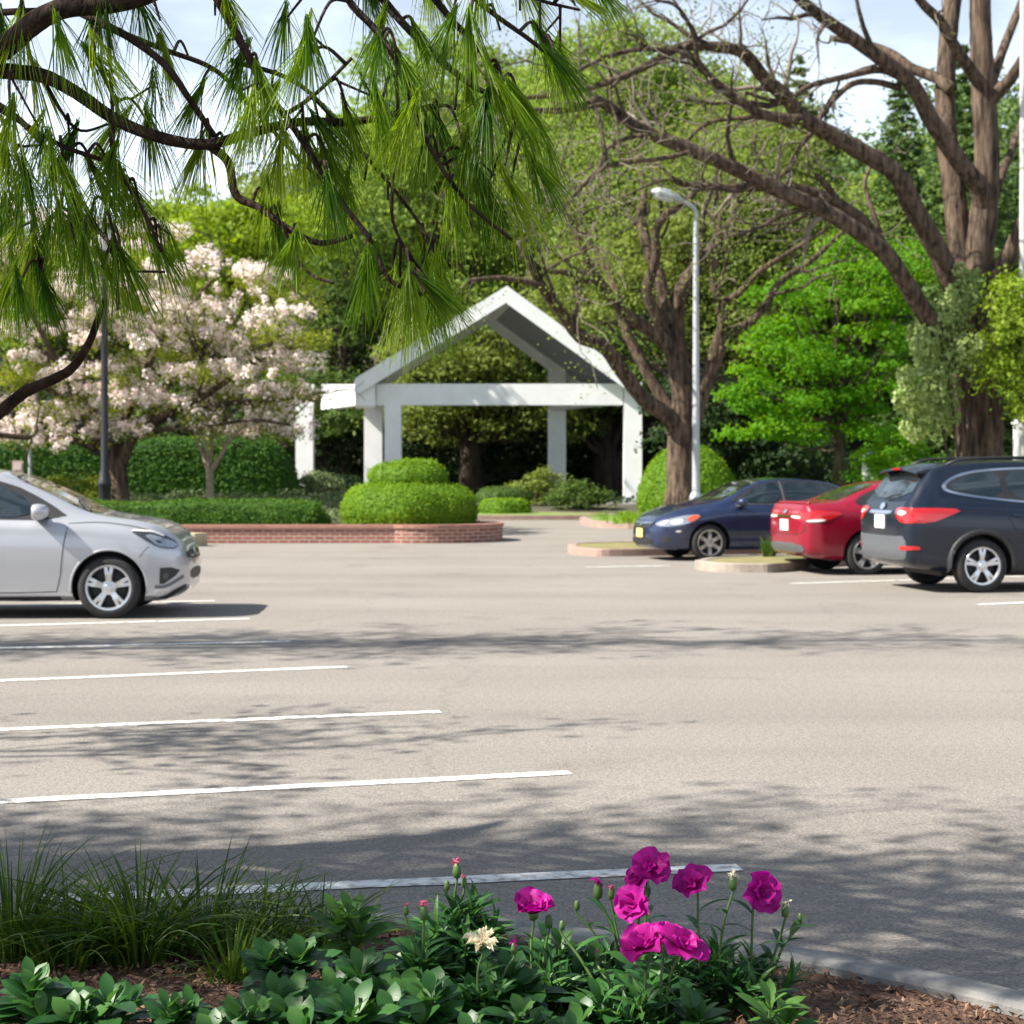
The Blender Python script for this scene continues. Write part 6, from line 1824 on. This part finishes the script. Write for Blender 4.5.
LP = [(640, 965, 4.3, 6, .10, .036, 'leafy plant half hidden behind the large double magenta bloom', 'lf_bed', .12),
      (560, 950, 4.4, 5, .10, .036, 'leafy plant behind the lone magenta flower towards the kerb', 'lf_bed', .11),
      (470, 930, 4.5, 5, .10, .036, 'leafy plant at the foot of the tall pink half-open bud', 'lf_bed', .10),
      (235, 1018, 3.9, 5, .105, .040, 'leafy plant at the bottom edge on the right of the bare mulch', 'lf_bed', .10),
      (350, 918, 4.75, 3, .115, .040, 'single upright fresh green rosette beside the kerb, above the leafy mound', 'lf_fresh', .05),
      (108, 1003, 4.0, 5, .115, .042, 'low broad leafy plant below the largest grass fan, left of the bare mulch', 'lf_bed', .10),
      (30, 985, 4.05, 5, .11, .040, 'leafy plant in the lower left corner under the edge grass', 'lf_bed', .10),
      (275, 1000, 4.05, 6, .115, .044, 'leafy plant at the left foot of the big mound, beside the bare mulch', 'lf_bed', .12),
      (300, 955, 4.35, 6, .115, .045, 'leafy plant on the upper left of the mound behind its left foot', 'lf_bed', .12),
      (360, 972, 4.2, 7, .12, .046, 'large-leaved plant in the middle of the left mound under the fresh rosette', 'lf_bed', .13),
      (352, 1020, 3.9, 6, .115, .046, 'leafy plant along the bottom edge beneath the middle of the left mound', 'lf_bed', .12),
      (425, 950, 4.35, 6, .11, .042, 'leafy plant bearing a faded pink bud, left of the cream flower', 'lf_bed', .12),
      (430, 1000, 4.0, 7, .115, .046, 'dark broad-leaved plant below the faded pink bud at the bottom of the bed', 'lf_bed', .13),
      (510, 980, 4.1, 7, .11, .044, 'broad-leaved plant under the lone magenta flower', 'lf_bed', .12),
      (520, 1025, 3.9, 5, .10, .042, 'leafy plant at the bottom edge below the lone magenta flower', 'lf_bed', .12),
      (600, 1000, 4.05, 6, .105, .036, 'leafy plant beneath the large double magenta bloom', 'lf_bed', .12),
      (690, 1012, 4.0, 6, .105, .036, 'leafy plant at the bottom edge right of the large double bloom', 'lf_bed', .12),
      (770, 1008, 4.15, 3, .095, .030, 'fresh light green plant lowest on the right, beside the open mulch', 'lf_fresh', .06),
      (178, 1012, 3.95, 4, .09, .032, 'small leafy seedling at the bottom edge beside the bare mulch', 'lf_bed', .06)]
for px, py, Y, sh, L_, W_, lab, mt, sp in LP:
    leafy_plant(px, py, Y, sh, L_, W_, lab, mt, sp)


def petal(m, c, out, up, L_, W_, cup=.4, rnd=.5, ruffle=.13, nu=10, nv=10):
    out, up = unit(np.array(out, float)), unit(np.array(up, float))
    s = unit(np.cross(out, up)); up = np.cross(s, out)
    V = np.empty((nu + 1, nv + 1, 3)); ph = RNG.uniform(0, 6)
    for i in range(nu + 1):
        q = i / nu
        w = W_ * (0.22 + .9 * math.sin(min(1, q * .80 + .06) * math.pi * .62)) * (1.0 if q < .8 else 1 - 1.2 * (q - .8))
        for j in range(nv + 1):
            v = j / nv * 2 - 1
            lift = cup * L_ * (q ** 1.4) * (.75 - .7 * q) + .18 * L_ * v * v * q
            rf = ruffle * L_ * q * q * (math.sin(v * 4.2 + ph + q * 2) + .3 * math.sin(v * 8 + 2 * ph))
            V[i, j] = c + out * L_ * q * (1 - .16 * v * v * q) + s * w * .5 * v + up * (lift + rf)
    i, j = np.meshgrid(np.arange(nu), np.arange(nv), indexing='ij'); k = nv + 1
    m.add(V.reshape(-1, 3), np.stack([i * k + j, i * k + j + 1, (i + 1) * k + j + 1, (i + 1) * k + j], -1).reshape(-1, 4), 0, np.clip(rnd + .35 * (np.repeat(np.arange(nu), nv) / nu - .5), 0, 1))


def bloom(parent, c, face, r, layers=((5, .25, 1.1), (4, .75, .8), (2, 1.1, .5)), mat='petal', wide=1.0):
    """An open ruffled flower; each layer is (petals, elevation, relative length)."""
    face = unit(np.array(face, float)); c = np.array(c, float)
    ref = unit(np.cross(face, [.3, 1, .2])); r2 = np.cross(face, ref)
    m = MB()
    for n, el, rel in layers:
        a0 = RNG.uniform(0, 6)
        for k in range(n):
            a = a0 + 2 * math.pi * k / n + RNG.uniform(-.2, .2)
            o = ref * math.cos(a) + r2 * math.sin(a); e = el + RNG.uniform(-.18, .18)
            petal(m, c, o * math.cos(e) + face * math.sin(e), face * math.cos(e) - o * math.sin(e), r * rel * .92 * RNG.uniform(.85, 1.12), r * rel * wide * RNG.uniform(.9, 1.15), rnd=float(np.clip(.25 + .5 * RNG.uniform() + .25 * (rel < .8), 0, 1)), cup=RNG.uniform(.15, .5))
    f = m.build('flower', M[mat], parent, smooth=True, attr=True)
    v, q = revolve([(.001, -.30), (.16, -.28), (.22, -.12), (.17, .02), (.05, .06)], 12, 0.03)
    R = np.column_stack([ref, r2, face])
    m = MB(); m.add((v * r * 1.0) @ R.T + c, q); m.build('calyx', M['stem'], f, smooth=True)
    return f


def flower_plant(label, px, py, Y, blooms, buds, leaves, spread=.10, hz=.17, L_=.12, W_=.021, mat='lf_bed'):
    p = at(px, py, Y); z = float(bed_z(p[0], Y)); o = np.array([p[0], Y, z])
    t = thing('flowering_plant', label, 'flower', tuple(o), group='flowering plants in the bed')
    st, lv = MB(), MB()
    heads = []
    for b in blooms: heads.append((at(b[0], b[1], Y + b[4]) - o, b))
    for b in buds: heads.append((at(b[0], b[1], Y + b[4]) - o, b))
    for h, b in heads:
        root = np.array([h[0] * .35, h[1] * .4, .02])
        face = unit(np.array(b[3], float))
        e = h - face * (b[2] / F_PX * Y) * .25
        mid = root * .45 + e * .55 + np.array([RNG.uniform(-.015, .015), 0, .02])
        P = catmull([root, mid, e - face * .02, e], 5)
        tube(st, P, np.linspace(.0042, .003, len(P)), 6)
        for q in np.linspace(.15, .75, 5):
            pt = polyline_at(P, q)[0]; a = RNG.uniform(0, 6.28)
            leaf_blade(lv, pt, (math.cos(a), math.sin(a), .55), (0, 0, 1), L_ * RNG.uniform(.6, .95), W_, rnd=RNG.uniform(0, .7), arch=.5)
    for k in range(leaves):
        a = RNG.uniform(0, 6.28); r = spread * math.sqrt(RNG.uniform(0, 1))
        c = np.array([r * math.cos(a), r * math.sin(a), max(.03, hz - r * .7 + RNG.uniform(-.02, .03))])
        rosette(lv, c, (c[0] * 3, c[1] * 3 - .05, .5), 17, L_ * RNG.uniform(.9, 1.25), W_, arch=.55, stem_len=.08, tone=(0, .8), shape=.9)
        tube(st, np.array([(c[0] * .3, c[1] * .3, -.01), c]), .0035, 5)
    lv.build('leaves', M[mat], t, attr=True)
    st.build('stem', M['stem'], t, smooth=True)
    for b in blooms:
        f = bloom(t, at(b[0], b[1], Y + b[4]) - o, b[3], b[2] / F_PX * Y, *(b[5:] if len(b) > 5 else ()))
    for b in buds:
        c = at(b[0], b[1], Y + b[4]) - o; r = b[2] / F_PX * Y
        v, q = revolve([(.001, -1.0), (.5, -.8), (.62, -.2), (.5, .45), (.3, .75), (.001, .8)], 12, .06)
        m = MB(); m.add(v * r * np.array([.8, .8, 1]) + c, q); bo = m.build('bud', M['stem'], t, smooth=True)
        if b[5]:
            m = MB(); leaf_quads(m, np.repeat((c + [0, 0, r * .75])[None], 16, 0) + RNG.normal(0, r * .22, (16, 3)), r * .9, normal=RNG.normal(0, 1, (16, 3)), aspect=.35)
            m.build('petal_tip', M[b[5]], bo, attr=True)
    return t


up_ = (0.1, -.55, .8)
flower_plant('tallest flowering plant with a cluster of ruffled magenta blooms above the large double bloom', 640, 985, 4.45,
             [(650, 870, 23, (.15, -.55, .8), 0.0), (634, 905, 20, (-.5, -.7, .45), -.12), (640, 880, 16, (-.7, -.6, .3), .05)],
             [(598, 890, 10, (0, 0, 1), .02, 'petal'), (611, 893, 7, (0, 0, 1), .0, 'petalpink'), (577, 905, 6, (0, 0, 1), .05, None)], 12, spread=.13, hz=.17)
flower_plant('flowering plant with a drooping magenta bloom right of the tallest cluster', 705, 985, 4.45,
             [(694, 884, 20, (-.35, -.6, .65), .02)], [(733, 882, 9, (0, 0, 1), -.02, 'petalwhite')], 9, spread=.12, hz=.16)
flower_plant('rightmost flowering plant, its magenta bloom facing the car park on a leaning stem', 745, 985, 4.5,
             [(761, 893, 22, (.4, -.8, .35), 0.0)], [(785, 910, 8, (0, 0, 1), 0, 'petalwhite'), (800, 917, 5, (0, 0, 1), 0, None)], 12, spread=.15, hz=.13, mat='lf_bed')
flower_plant('flowering plant with the large double magenta bloom low at the front', 655, 1020, 4.05,
             [(645, 946, 26, (-.35, -.42, .85), -.05), (682, 948, 25, (.3, -.45, .85), -.08), (664, 936, 18, (0, -.4, .95), 0.0)], [(562, 925, 6, (0, 0, 1), .1, None), (597, 955, 5, (0, 0, 1), .1, 'petalpink')], 8, spread=.11, hz=.13, W_=.024)
flower_plant('lone flat magenta bloom left of the cluster, above the broad leaves', 535, 975, 4.3,
             [(533, 912, 26, (-.05, -.35, .95), 0.0, ((6, .5, 1.0), (5, .8, .8), (4, 1.1, .5)))], [(549, 921, 8, (0, 0, 1), 0, None)], 7, spread=.10, hz=.13)
flower_plant('plant with one pink half-open bud on a tall stem beside the white parking line', 455, 965, 4.45,
             [], [(457, 870, 9, (0, 0, 1), 0, 'petalpink'), (447, 885, 6, (0, 0, 1), 0, None), (464, 882, 6, (0, 0, 1), 0.02, 'petalpink')], 9, spread=.10, hz=.25, W_=.022)
flower_plant('plant with a faded pinkish bud among broad leaves left of the cream flower', 420, 985, 4.25,
             [], [(424, 912, 9, (0, 0, 1), 0, 'petalpink'), (406, 910, 6, (0, 0, 1), 0, 'petalpink')], 3, spread=.06, hz=.12, W_=.024)
flower_plant('plant with a single spent cream flower in front of the mound', 482, 1010, 4.05,
             [(482, 944, 20, (-.05, -.45, .9), 0.0, ((13, .35, 1.0), (11, .7, .8), (8, 1.1, .5)), 'petalwhite', .22)], [(514, 948, 7, (0, 0, 1), .05, 'petal')], 3, spread=.06, hz=.10, W_=.024)
